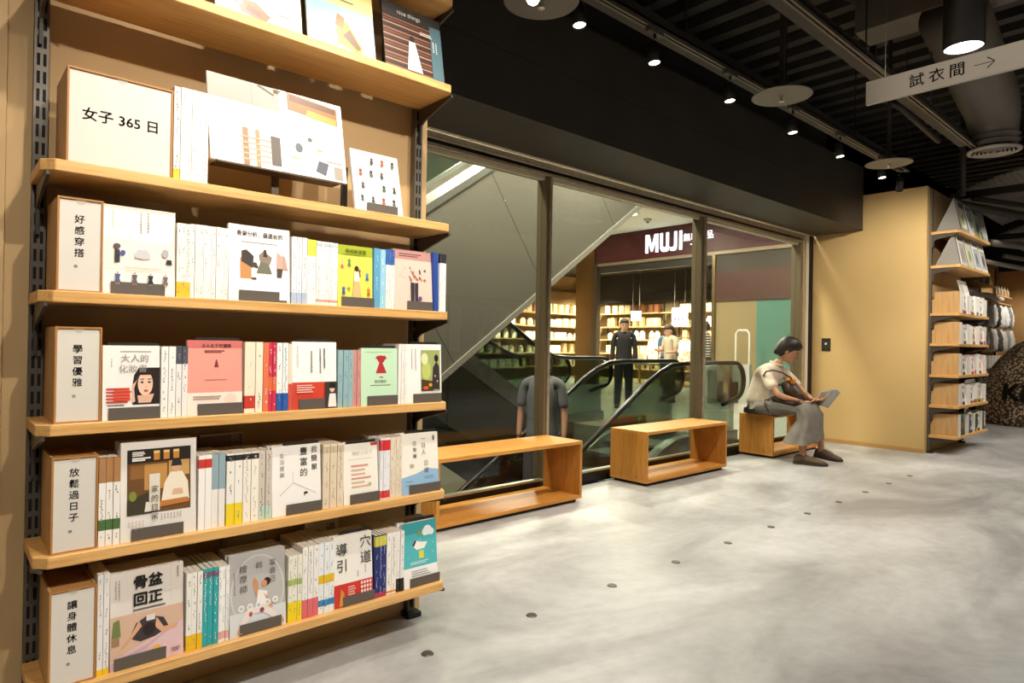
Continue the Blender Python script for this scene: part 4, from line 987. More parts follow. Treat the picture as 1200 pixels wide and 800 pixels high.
def c3(A):
    A.r(0, 0.84, 1, 1, '9fae2a').t('時尚新穿搭', 0.5, 0.9, 0.075, '3f4a18', 0.01).lines(0.1, 0.83, 0.9, 0.86, 1, '6d7a22', 3, 0.012)
    for u, v, a, b in ((0.12, 0.62, 'c96a4a', 'e0c090'), (0.32, 0.66, '4f7a3a', '6a8a4a'), (0.84, 0.45, '3f6a9a', '5a86b0'), (0.16, 0.2, '2f5a9a', '3a6aa8'), (0.88, 0.2, 'b0602a', 'd07a3a'), (0.6, 0.5, 'c9402e', '8a5a3a')): A.dress(u, v, 0.15, a, b)
    A.p([(0.4, 0.12), (0.68, 0.12), (0.58, 0.5), (0.46, 0.5)], 'cdb27a').p([(0.44, 0.42), (0.62, 0.42), (0.58, 0.58), (0.46, 0.58)], 'e9e2d2').e(0.52, 0.63, 0.06, 0.045, '3a2a22').e(0.3, 0.3, 0.05, 0.02, 'b58a4a')
cover('C', 1.016, 1.15, 0.212, 'dcd65a', c3, 'lime yellow cover with painted fashion figures on the third shelf', (1.03, 1.155), short='lime fashion cover', lean=2)
run('C', 1.151, 1.177, 1, 0.212, '5b9cc0', [], 'wide blue book right of the lime cover', '8abfd8')
run('C', 1.177, 1.200, 1, 0.211, '8fc4dc', [], 'light blue book next to the wide blue book', 'd0e8f0')
run('C', 1.200, 1.236, 3, 0.214, 'ece8e2', [(0.74, 1.0, '2f5fa8')], 'white paperback with a blue head, third shelf', 'a05a4a')
def c4(A):
    A.r(0, 0.84, 1, 1, 'b98a84').lines(0.15, 0.88, 0.85, 0.95, 2, '5a3a38', 3, 0.016)
    r = random.Random(4)
    for i in range(26):
        a = r.uniform(0.05, PI - 0.05); q = r.uniform(0.06, 0.34); A.p([(0.5 + q * 1.1 * math.cos(a), 0.46 + q * math.sin(a)), (0.55 + q * 1.2 * math.cos(a), 0.45 + q * math.sin(a)), (0.5 + q * 1.3 * math.cos(a), 0.5 + q * math.sin(a))], ['b5482e', '6a4a3a', 'd08a4a', '8a5a6a', '3a3a4a', 'a8402e'][i % 6])
    A.p([(0.42, 0.14), (0.5, 0.14), (0.52, 0.46), (0.42, 0.46)], '33303a').p([(0.52, 0.14), (0.6, 0.14), (0.62, 0.46), (0.53, 0.46)], '3a3540').e(0.66, 0.2, 0.05, 0.04, '6a4a7a')
cover('C', 1.238, 1.408, 0.224, 'dcc0b2', c4, 'dusty pink cover with a figure carrying a bouquet, third shelf', (1.292, 1.405), short='dusty pink bouquet cover', lean=5)
run('C', 1.411, 1.432, 1, 0.224, '24489a', [], 'blue book leaning at the right end of the third shelf', None, lean=-0.03)
run('C', 1.434, 1.466, 3, 0.222, 'eeebe8', [(0.84, 1.0, '2a2830')], 'slim white book with black head, right end of third shelf', '4a4a8a')
# --- fourth shelf
signbox('D', 0.230, 0.334, 0.252, '學習優雅。', 'narrow wooden label box on the fourth shelf, card about elegance')
def d1(A):
    A.t('大人的', 0.55, 0.82, 0.115, '8a8680').t('化妝書', 0.52, 0.68, 0.115, '8a8680').vlines(0.1, 0.72, 0.2, 0.82, 1, 'b8b2aa', 3).lines(0.3, 0.9, 0.85, 0.94, 1, 'a8a298', 2, 0.012)
    A.p([(0.52, 0.2), (1, 0.2), (1, 0.7), (0.62, 0.7), (0.54, 0.6), (0.5, 0.4)], '2a201e').p([(0.62, 0.22), (0.84, 0.22), (0.9, 0.34), (0.6, 0.32)], 'd8ae94').e(0.74, 0.48, 0.135, 0.165, 'e3bfa8', 18).p([(0.6, 0.6), (0.9, 0.6), (0.88, 0.68), (0.66, 0.69)], '2a201e').p([(0.58, 0.52), (0.62, 0.6), (0.54, 0.42), (0.56, 0.24), (0.5, 0.22), (0.5, 0.46)], 'dcb69c')
    A.e(0.68, 0.5, 0.03, 0.013, '3a2a26', 8).e(0.81, 0.5, 0.03, 0.013, '3a2a26', 8).e(0.75, 0.385, 0.04, 0.016, 'b8574a', 10).r(0.735, 0.43, 0.765, 0.44, 'c99a82').lines(0.65, 0.535, 0.72, 0.55, 1, '4a3630', 2, 0.01).lines(0.78, 0.535, 0.85, 0.55, 1, '4a3630', 2, 0.01)
    A.p([(0.18, 0.26), (0.48, 0.26), (0.46, 0.42), (0.2, 0.42)], 'd4604c').lines(0.06, 0.22, 0.5, 0.44, 5, 'c63c2c', 5, 0.022).lines(0.08, 0.19, 0.5, 0.21, 1, '6a6058', 3, 0.012)
cover('D', 0.337, 0.478, 0.204, 'ebe8e4', d1, 'white cover with a long haired woman touching her temple, fourth shelf', (0.352, 0.478), short='long haired woman cover', lean=2, plate=True)
run('D', 0.479, 0.518, 2, 0.202, 'eceae6', [], 'white spine right of the long haired woman cover', '8f8a84')
run('D', 0.518, 0.549, 2, 0.203, 'e4e2e0', [(0.75, 1.0, '4a4d58')], 'white spine with a slate head left of the salmon pink cover', '6a665f')
def d2(A):
    A.r(0, 0.0, 1, 0.3, 'eeddd0').e(0.78, 0.2, 0.12, 0.08, 'f0cdbb').r(0, 0.9, 1, 1, 'c96f6a').t('大人女子的優雅', 0.52, 0.925, 0.055, '5a2a28', 0.01).lines(0.3, 0.83, 0.75, 0.87, 2, '8a4a44', 3, 0.014).p([(0.48, 0.64), (0.56, 0.64), (0.53, 0.74), (0.51, 0.74)], '7a3a3a').lines(0.3, 0.46, 0.72, 0.48, 1, 'b8786a', 2, 0.01).lines(0.1, 0.2, 0.66, 0.26, 2, 'b09a8c', 5, 0.022)
cover('D', 0.549, 0.707, 0.222, 'e59a8c', d2, 'salmon pink cover with a pale foot in the middle left of the fourth shelf', (0.578, 0.705), short='salmon pink cover', lean=3, plate=True)
run('D', 0.710, 0.744, 1, 0.219, 'eadfc8', [(0.06, 0.24, 'c0392f')], 'wide cream book with a red round mark right of the salmon cover', 'cfc4ae')
run('D', 0.744, 0.767, 1, 0.219, 'ece2cc', [], 'slim cream book left of the red books', '8f8270')
run('D', 0.767, 0.785, 1, 0.218, 'd9754e', [], 'orange red spine, leftmost of the red books', 'f0d8c0')
run('D', 0.785, 0.810, 2, 0.219, 'c22f4c', [(0.3, 0.5, 'd86a3c')], 'crimson spine beside the orange red one on the fourth shelf', 'f0d0d0')
run('D', 0.811, 0.849, 2, 0.217, 'ecebe8', [(0, 0.26, '2456a4')], 'white spine with a royal blue foot on the fourth shelf', '4a6a9a')
run('D', 0.850, 0.862, 1, 0.214, 'e0d4c0', [(0, 0.4, 'c8503c')], 'slim cream book with a red foot left of the white and red cover', None)
def d3(A):
    A.r(0, 0.0, 1, 0.4, 'c8432f').vlines(0.58, 0.5, 0.76, 0.9, 2, '5f5b56', 4, 0.035).vlines(0.38, 0.48, 0.46, 0.86, 1, '7d7973', 6, 0.035).vlines(0.08, 0.62, 0.14, 0.93, 1, 'a8a49c', 8, 0.02).r(0.72, 0.02, 1, 0.4, '3a3430').e(0.88, 0.3, 0.06, 0.06, 'd8b49c').p([(0.78, 0.02), (0.98, 0.02), (0.96, 0.22), (0.82, 0.22)], 'e4e0da').p([(0.81, 0.3), (0.96, 0.3), (0.94, 0.38), (0.83, 0.38)], '1f1a18').lines(0.08, 0.24, 0.6, 0.37, 4, 'f0c8bc', 4, 0.014)
cover('D', 0.864, 1.02, 0.222, 'eeedea', d3, 'white cover with a red lower band and small portrait photo, fourth shelf', (0.885, 1.01), short='white and red band cover', lean=3, plate=True)
run('D', 1.022, 1.078, 3, 0.195, '8fb0b6', [], 'grey blue spine left of the mint cover on the fourth shelf', '4a6a74')
run('D', 1.078, 1.108, 2, 0.196, 'c88c86', [], 'dusty rose spine beside the mint cover on the fourth shelf', '8a4a4a')
def d4(A):
    A.p([(0.4, 0.56), (0.7, 0.56), (0.58, 0.75), (0.5, 0.75)], 'b0303a').p([(0.5, 0.74), (0.6, 0.74), (0.7, 0.84), (0.58, 0.87), (0.5, 0.87), (0.4, 0.84)], 'b0303a').p([(0.37, 0.8), (0.47, 0.84), (0.46, 0.88)], 'b0303a').p([(0.72, 0.8), (0.62, 0.84), (0.63, 0.88)], 'b0303a').lines(0.5, 0.48, 0.6, 0.5, 1, 'b0303a', 2, 0.016).t('穿的美好', 0.53, 0.41, 0.062, '4a5a4a').lines(0.25, 0.34, 0.82, 0.36, 1, '6a7a68', 2, 0.012).lines(0.1, 0.92, 0.85, 0.94, 1, '9ab09a', 2, 0.008)
cover('D', 1.11, 1.258, 0.203, 'bfe0c0', d4, 'mint green cover with a red paper dress, fourth shelf', (1.135, 1.258), short='mint red dress cover', lean=2, plate=True)
run('D', 1.260, 1.295, 3, 0.219, 'ebe8e4', [], 'white spine between the mint and garden photo covers', 'a8a49e')
def d5(A):
    A.vlines(0.1, 0.55, 0.3, 0.92, 2, 'a8a49c', 4, 0.03).r(0.4, 0.2, 0.95, 0.9, '9aa86a').p([(0.4, 0.2), (0.75, 0.2), (0.75, 0.36), (0.4, 0.4)], '4a3a26').e(0.55, 0.55, 0.13, 0.16, 'b9c26a').e(0.5, 0.75, 0.1, 0.1, 'd8dca8').p([(0.7, 0.22), (0.93, 0.22), (0.92, 0.62), (0.84, 0.7), (0.74, 0.6)], '3a2e30').e(0.84, 0.76, 0.06, 0.065, '2a1e1a').e(0.53, 0.25, 0.08, 0.03, 'c95a2a').e(0.66, 0.3, 0.05, 0.03, 'd89a3a').e(0.8, 0.45, 0.02, 0.02, 'b8a8a0').e(0.86, 0.36, 0.02, 0.02, 'b8a8a0')
cover('D', 1.297, 1.456, 0.219, 'edeae6', d5, 'white cover with a garden photo, right end of the fourth shelf', (1.325, 1.452), short='garden photo cover', lean=3, plate=True)
# --- shelf second from the floor
signbox('E', 0.228, 0.331, 0.25, '放鬆過日子。', 'narrow wooden label box on the shelf second from the floor')
run('E', 0.333, 0.384, 3, 0.238, 'e9e6e0', [(0.72, 1.0, 'a87a4c'), (0.18, 0.3, '4a6a3c')], 'white spine with a tan head left of the framed cook cover', '6a6a60')
def e1c(A):
    A.r(0.08, 0.26, 0.92, 0.92, '6a4a2a').r(0.08, 0.78, 0.92, 0.92, '2a2420').r(0.3, 0.5, 0.6, 0.76, 'b98a4c').r(0.12, 0.62, 0.3, 0.76, '8a6034').r(0.62, 0.62, 0.9, 0.78, 'c09a5c')
    for u in (0.42, 0.55, 0.68): A.r(u, 0.8, u + 0.08, 0.89, 'c98a3e').r(u, 0.87, u + 0.08, 0.895, 'e8c98a')
    A.p([(0.52, 0.36), (0.9, 0.36), (0.88, 0.55), (0.8, 0.66), (0.64, 0.66), (0.56, 0.55)], 'e6dcc8').e(0.72, 0.71, 0.065, 0.055, 'd0a080').p([(0.65, 0.72), (0.8, 0.72), (0.78, 0.79), (0.67, 0.79)], '2f2c30').p([(0.66, 0.42), (0.82, 0.42), (0.8, 0.48), (0.68, 0.48)], 'd6ac8a').p([(0.48, 0.31), (0.9, 0.33), (0.88, 0.38), (0.5, 0.37)], 'b8763a').p([(0.08, 0.26), (0.4, 0.26), (0.44, 0.5), (0.2, 0.44), (0.08, 0.4)], '3f3a2a').e(0.15, 0.45, 0.05, 0.05, '7a8a3a').p([(0.3, 0.28), (0.5, 0.28), (0.5, 0.36), (0.32, 0.38)], 'd9d4c8')
    A.r(0.36, 0.3, 0.5, 0.66, 'd8d2c4').t('家的日常', 0.43, 0.36, 0.075, '3c3832', 0.0, True, 1.0).lines(0.14, 0.8, 0.38, 0.84, 2, 'f0ece4', 8, 0.016).lines(0.14, 0.85, 0.34, 0.9, 3, 'e0dcd2', 3, 0.012).vlines(0.5, 0.18, 0.8, 0.24, 7, '8a857c', 4, 0.012).vlines(0.08, 0.12, 0.3, 0.2, 5, 'c0a49c', 5, 0.012)
cover('E', 0.385, 0.581, 0.273, 'dedad4', e1c, 'grey framed cover with a cook in a pale shirt in a warm kitchen', (0.412, 0.545), short='framed cook cover', lean=3, copies=3)
run('E', 0.583, 0.621, 2, 0.219, 'efece8', [(0.83, 0.95, 'c23a32')], 'white spine with a red mark right of the framed cook cover', None)
run('E', 0.621, 0.660, 2, 0.22, 'e6e4dd', [(0.52, 1.0, '8fa6ae')], 'spine with a blue grey upper half', None)
run('E', 0.662, 0.711, 2, 0.216, 'ece9e2', [(0, 0.3, 'e8cf2c'), (0.9, 0.98, '2a2826')], 'white spine, bright yellow foot and black head mark', '6a665e')
run('E', 0.711, 0.760, 2, 0.216, 'efe9dc', [(0.9, 0.98, '2a2826')], 'cream spine with black head mark beside the yellow feet', 'b9b2a4')
run('E', 0.760, 0.802, 2, 0.215, 'c9c0b4', [(0, 0.2, 'b9cfc0')], 'grey beige spine with a pale green foot', '6a625a')
def e2c(A):
    A.t('我簡單', 0.86, 0.78, 0.105, '3a3733', 0.004, True).t('豐富的', 0.64, 0.74, 0.125, '3a3733', 0.006, True).t('生活提案', 0.2, 0.72, 0.075, '8a867f', 0.0, True)
    A.p([(0.15, 0.28), (0.42, 0.45), (0.42, 0.46), (0.15, 0.295)], 'b8b5b0').p([(0.42, 0.45), (0.9, 0.26), (0.9, 0.27), (0.42, 0.465)], 'b8b5b0').r(0.415, 0.45, 0.425, 0.62, 'c4c2bd').e(0.68, 0.29, 0.045, 0.02, '3a3836').r(0.64, 0.25, 0.66, 0.28, '4a4846')
cover('E', 0.804, 0.971, 0.221, 'ebe9e5', e2c, 'white cover with large brush characters and a faint line drawing', (0.85, 0.972), short='white line drawing cover', lean=4, copies=4, plate=True)
run('E', 0.973, 1.049, 3, 0.216, 'dccdb4', [(0.86, 0.97, 'c4b49a')], 'thick cream spine left of the pale orange print cover', '8a7d68', d=0.16)
def e3c(A):
    A.r(0.8, 0.95, 1, 1, 'b83a34').t('美好小日子', 0.55, 0.84, 0.08, 'c9c4b4').lines(0.15, 0.72, 0.85, 0.76, 1, 'd9cfc0', 2, 0.014)
    for j in range(6): A.lines(0.22, 0.26 + j * 0.07, 0.8, 0.3 + j * 0.07, 1, ['d8a48c', 'c9b08a', 'd08a7a'][j % 3], j, 0.026)
    A.e(0.75, 0.3, 0.05, 0.03, 'a8b88a')
cover('E', 1.052, 1.188, 0.206, 'e9e6dc', e3c, 'cream cover with pale orange printed rows and a red corner', (1.075, 1.19), short='pale orange print cover', lean=5, copies=4, plate=True)
run('E', 1.190, 1.231, 3, 0.218, 'e6e6ea', [(0.8, 0.97, 'cc2f34'), (0.02, 0.14, 'c8383a')], 'white spine with red head and foot', '8a94b0')
run('E', 1.231, 1.280, 4, 0.219, 'e0d4c0', [], 'cream spine left of the blue wave cover', '9a6a5a')
def e4c(A):
    A.p([(0, 0), (1, 0), (1, 0.36), (0.7, 0.4), (0.4, 0.33), (0, 0.28)], '8fb4d2').t('一日人', 0.6, 0.78, 0.09, '5a5752', 0.0, True).t('日常禪', 0.36, 0.72, 0.085, '5a5752', 0.0, True).t('日禪', 0.66, 0.42, 0.1, '6a6a6a', 0.0, True).lines(0.1, 0.12, 0.4, 0.24, 2, '5f86a8', 4, 0.012).e(0.28, 0.46, 0.06, 0.04, 'b8ac9a').e(0.88, 0.9, 0.03, 0.05, '6a6862').lines(0.6, 0.22, 0.9, 0.28, 2, '6a90b0', 5, 0.012)
cover('E', 1.283, 1.451, 0.223, 'ece8de', e4c, 'cream cover with blue waves at its foot, right end of its shelf', (1.315, 1.455), short='blue wave cover', lean=5, copies=4, plate=True)
bb = MB().box(0, 0.14, 0, 0.012, 0, 0.255).build('face_out_book', P('6a5546', 0.5), None, False, (0.64, 2.195, 0.556)); bb.rotation_euler = (-0.1, 0, 0)
tag(bb, 'brown book standing at the back of the shelf right of the framed cook cover', 'book')
MB().box(0.0, 0.14, 0.0121, 0.0123, 0, 0.255).build('page_block', PAGES, bb)
MB().box(0.002, 0.138, -0.0006, -0.0001, 0.25, 0.2545).box(0.134, 0.1385, -0.0006, -0.0001, 0.01, 0.25).build('cover_print', P('b8aa9a', 0.5), bb)
text('cover_lettering', '我間住', P('a89a8a', 0.5), bb, (0.11, -0.001, 0.20), 0.03, vertical=True)
# --- lowest shelf
signbox('F', 0.228, 0.333, 0.252, '讓身體休息。', 'narrow wooden label box on the lowest shelf')
run('F', 0.335, 0.364, 2, 0.272, 'e3e1de', [(0, 0.06, 'e8c020')], 'tall white spine left of the pink yoga cover', '7a766e')
def f1(A):
    A.r(0, 0.0, 1, 0.62, 'cfae96').r(0, 0.55, 1, 1, 'd9d2ca').p([(0, 0.1), (0.96, 0.36), (1, 0.36), (1, 0.0), (0, 0.0)], 'd8b8bc').p([(0, 0.08), (0.5, 0.2), (0.96, 0.38), (0.96, 0.36), (0.5, 0.16), (0, 0.0)], 'c8a6ae').r(0.82, 0.6, 0.824, 1, 'b8b0a6')
    A.p([(0.25, 0.3), (0.34, 0.44), (0.5, 0.5), (0.72, 0.44), (0.8, 0.32), (0.6, 0.26), (0.4, 0.24)], '3f3636').p([(0.12, 0.2), (0.2, 0.22), (0.42, 0.4), (0.38, 0.46), (0.3, 0.36)], 'd2a080').p([(0.62, 0.46), (0.72, 0.34), (0.92, 0.34), (0.9, 0.3), (0.7, 0.28), (0.6, 0.36)], 'd2a080').e(0.52, 0.35, 0.09, 0.07, '2a2020').r(0.48, 0.44, 0.6, 0.5, 'd8d4d0')
    A.r(0.02, 0.25, 0.12, 0.34, '9a7a5a').p([(0.02, 0.34), (0.14, 0.34), (0.12, 0.52), (0.04, 0.5)], '6f7a4a').e(0.62, 0.13, 0.05, 0.035, 'e8b030').e(0.73, 0.13, 0.03, 0.02, 'e9c9c0')
    A.t('骨盆', 0.5, 0.86, 0.145, '2a2624', 0.03).t('回正', 0.5, 0.68, 0.145, '2a2624', 0.03).lines(0.3, 0.57, 0.75, 0.59, 1, '6a5f5a', 2, 0.016).vlines(0.05, 0.72, 0.14, 0.92, 2, '9a948c', 3, 0.014).vlines(0.9, 0.84, 0.94, 0.96, 1, '8a847c', 3, 0.02).lines(0.82, 0.05, 0.98, 0.1, 2, 'b08088', 3, 0.014)
cover('F', 0.366, 0.552, 0.262, 'dcbcc0', f1, 'pink cover with a woman bending forward on a yoga mat, lowest shelf', (0.376, 0.505), short='pink yoga cover', lean=4, copies=4)
run('F', 0.556, 0.601, 3, 0.226, 'e6e4de', [(0, 0.2, 'e2b81e')], 'white spine with a yellow foot right of the pink yoga cover', '6a665e', d=0.17)
run('F', 0.601, 0.646, 3, 0.229, '2fa0a4', [(0.88, 0.96, '6a5a6a')], 'teal spine on the lowest shelf', 'c8e6e4', d=0.17)
run('F', 0.646, 0.677, 3, 0.226, 'ecebe8', [(0.04, 0.14, 'dca8a0')], 'white spine between the teal trio and the grey massage cover', '5a7a98', d=0.17)
def f2(A):
    A.e(0.5, 0.5, 0.48, 0.46, 'c9c7c4', 30).e(0.5, 0.5, 0.455, 0.44, 'b4b3b1', 30).r(0, 0.0, 1, 0.28, 'cfd2d4').t('當自己', 0.76, 0.72, 0.085, '55524e', 0.0, True).t('的', 0.52, 0.82, 0.09, '55524e').t('按摩師', 0.24, 0.68, 0.1, '55524e', 0.0, True).vlines(0.06, 0.5, 0.12, 0.78, 1, '7a7772', 3, 0.02)
    A.e(0.66, 0.6, 0.065, 0.05, '3a2420').e(0.61, 0.58, 0.05, 0.045, 'c98e6a').p([(0.46, 0.44), (0.52, 0.44), (0.5, 0.62), (0.44, 0.68), (0.4, 0.62)], 'c98e6a').p([(0.46, 0.32), (0.64, 0.32), (0.66, 0.48), (0.5, 0.52)], 'e9e6e2').p([(0.6, 0.46), (0.68, 0.4), (0.76, 0.26), (0.7, 0.26)], 'cf9672').p([(0.5, 0.32), (0.64, 0.32), (0.9, 0.12), (0.86, 0.07), (0.6, 0.22), (0.4, 0.24), (0.2, 0.06), (0.14, 0.1), (0.3, 0.3)], 'e4d8d2')
    for u, v in ((0.2, 0.33), (0.35, 0.33), (0.5, 0.33), (0.66, 0.34), (0.8, 0.35)): A.e(u, v, 0.055, 0.042, 'e8e6e4', 16).e(u, v, 0.03, 0.022, 'bdbcba', 12)
    A.e(0.36, 0.24, 0.03, 0.03, 'b54a3a').e(0.56, 0.26, 0.04, 0.03, '8a3a5a').p([(0.12, 0.04), (0.2, 0.02), (0.24, 0.08), (0.16, 0.1)], 'c98e6a').p([(0.86, 0.06), (0.96, 0.04), (0.94, 0.1), (0.88, 0.12)], 'c98e6a')
cover('F', 0.68, 0.857, 0.246, 'b0afad', f2, 'grey cover with a stretching woman and a ring of white circles, lowest shelf', (0.71, 0.84), short='grey massage cover', lean=5, copies=4)
run('F', 0.86, 0.907, 3, 0.214, 'e4e3d6', [(0, 0.3, 'e8cf22'), (0.55, 0.64, 'a8b86a')], 'white spine with wide yellow foot, lowest shelf', '5a6a4a', d=0.18)
run('F', 0.907, 0.964, 3, 0.234, 'e9e6e2', [(0, 0.26, 'd9666c')], 'white spine with a coral pink foot on the lowest shelf', '7a766e', d=0.19)
run('F', 0.964, 1.021, 3, 0.236, 'e2e6e8', [(0.42, 0.54, 'd9b322'), (0.1, 0.19, '2f7fb4')], 'pale spine with mustard and blue bands, lowest shelf', '6a727a', d=0.19)
def f3(A):
    A.r(0, 0, 1, 0.32, 'c6342a').t('穴道', 0.82, 0.74, 0.19, '2c2926', -0.002, True, 0.95).t('導引', 0.2, 0.68, 0.19, '2c2926', -0.002, True, 0.95).vlines(0.58, 0.38, 0.64, 0.46, 1, '55514c', 3, 0.02).vlines(0.78, 0.42, 0.84, 0.52, 1, '6a665f', 3, 0.02)
    for i in range(4):
        for j in range(3): A.r(0.68 + i * 0.075, 0.14 + j * 0.06, 0.73 + i * 0.075, 0.18 + j * 0.06, 'efd8d0')
    A.lines(0.34, 0.14, 0.6, 0.28, 4, 'e6a898', 4, 0.02).p([(0.1, 0.02), (0.26, 0.02), (0.24, 0.2), (0.16, 0.26)], 'c98a3a')
cover('F', 1.024, 1.173, 0.24, 'e8e5de', f3, 'white cover with big thin characters over a red foot, lowest shelf', (1.055, 1.176), short='acupressure cover', lean=5, copies=4, plate=True)
run('F', 1.176, 1.223, 3, 0.222, '26306e', [(0.82, 0.98, 'c9c23a'), (0.0, 0.08, 'a83a5a')], 'navy blue spine with a yellow head on the lowest shelf', 'b8c0e0', d=0.18)
run('F', 1.223, 1.264, 2, 0.221, 'ebe8e2', [(0.03, 0.06, 'c9862a')], 'white spine right of the navy trio on the lowest shelf', '6a665e', d=0.18)
run('F', 1.264, 1.296, 2, 0.22, 'e6e4e0', [(0, 0.22, '24201e')], 'white spine with a black foot, lowest shelf', '3a3632', d=0.18)
def f4(A):
    A.r(0, 0, 1, 0.3, 'e9e9e6').r(0, 0.3, 1, 1, '52b2b8').r(0, 0.82, 1, 1, '3d9aa2').e(0.74, 0.84, 0.13, 0.08, 'e6eeee').e(0.66, 0.82, 0.08, 0.06, 'e6eeee').e(0.85, 0.81, 0.08, 0.055, 'e6eeee').p([(0.27, 0.64), (0.4, 0.56), (0.62, 0.57), (0.72, 0.66), (0.5, 0.68), (0.36, 0.72)], 'ece8e2').p([(0.27, 0.64), (0.36, 0.72), (0.4, 0.7), (0.32, 0.62)], '3a2a3a')
    A.t('好', 0.5, 0.82, 0.1, 'd8d24a', 0.01).r(0.46, 0.42, 0.6, 0.54, 'd8d24a').lines(0.2, 0.34, 0.85, 0.39, 2, 'c8e8e8', 3, 0.012).lines(0.22, 0.08, 0.95, 0.26, 5, '8a8a86', 4, 0.012)
    for i in range(10): A.e(0.15 + (i * 37 % 75) / 100, 0.46 + (i * 23 % 30) / 100, 0.012, 0.009, 'a8d8da', 6)
cover('F', 1.30, 1.453, 0.236, 'e6e6e2', f4, 'teal cover with a white cloud, right end of the lowest shelf', (1.325, 1.458), short='teal sleeping cover', lean=6, copies=4, plate=True)
sp = MB().box(0, 0.13, 0, 0.014, 0, 0.26).build('face_out_book', P('d8d4ca', 0.5), None, False, (1.0, 2.2, 0.208)); sp.rotation_euler = (-0.08, 0, 0)
tag(sp, 'white book at the back of the lowest shelf behind the acupressure cover', 'book')
text('cover_lettering', '道', P('3a3632', 0.5), sp, (0.098, -0.001, 0.222), 0.04); text('cover_lettering', '引', P('3a3632', 0.5), sp, (0.035, -0.001, 0.205), 0.04)
sp = MB().box(0, 0.14, 0, 0.014, 0, 0.27).build('face_out_book', P('8f8878', 0.5), None, False, (0.72, 2.2, 0.208)); sp.rotation_euler = (-0.08, 0, 0)
tag(sp, 'greyish book at the back of the lowest shelf behind the grey massage cover', 'book')
MB().box(0.01, 0.13, -0.0006, -0.0002, 0.2, 0.25).build('cover_print', P('a8a08c', 0.5), sp)
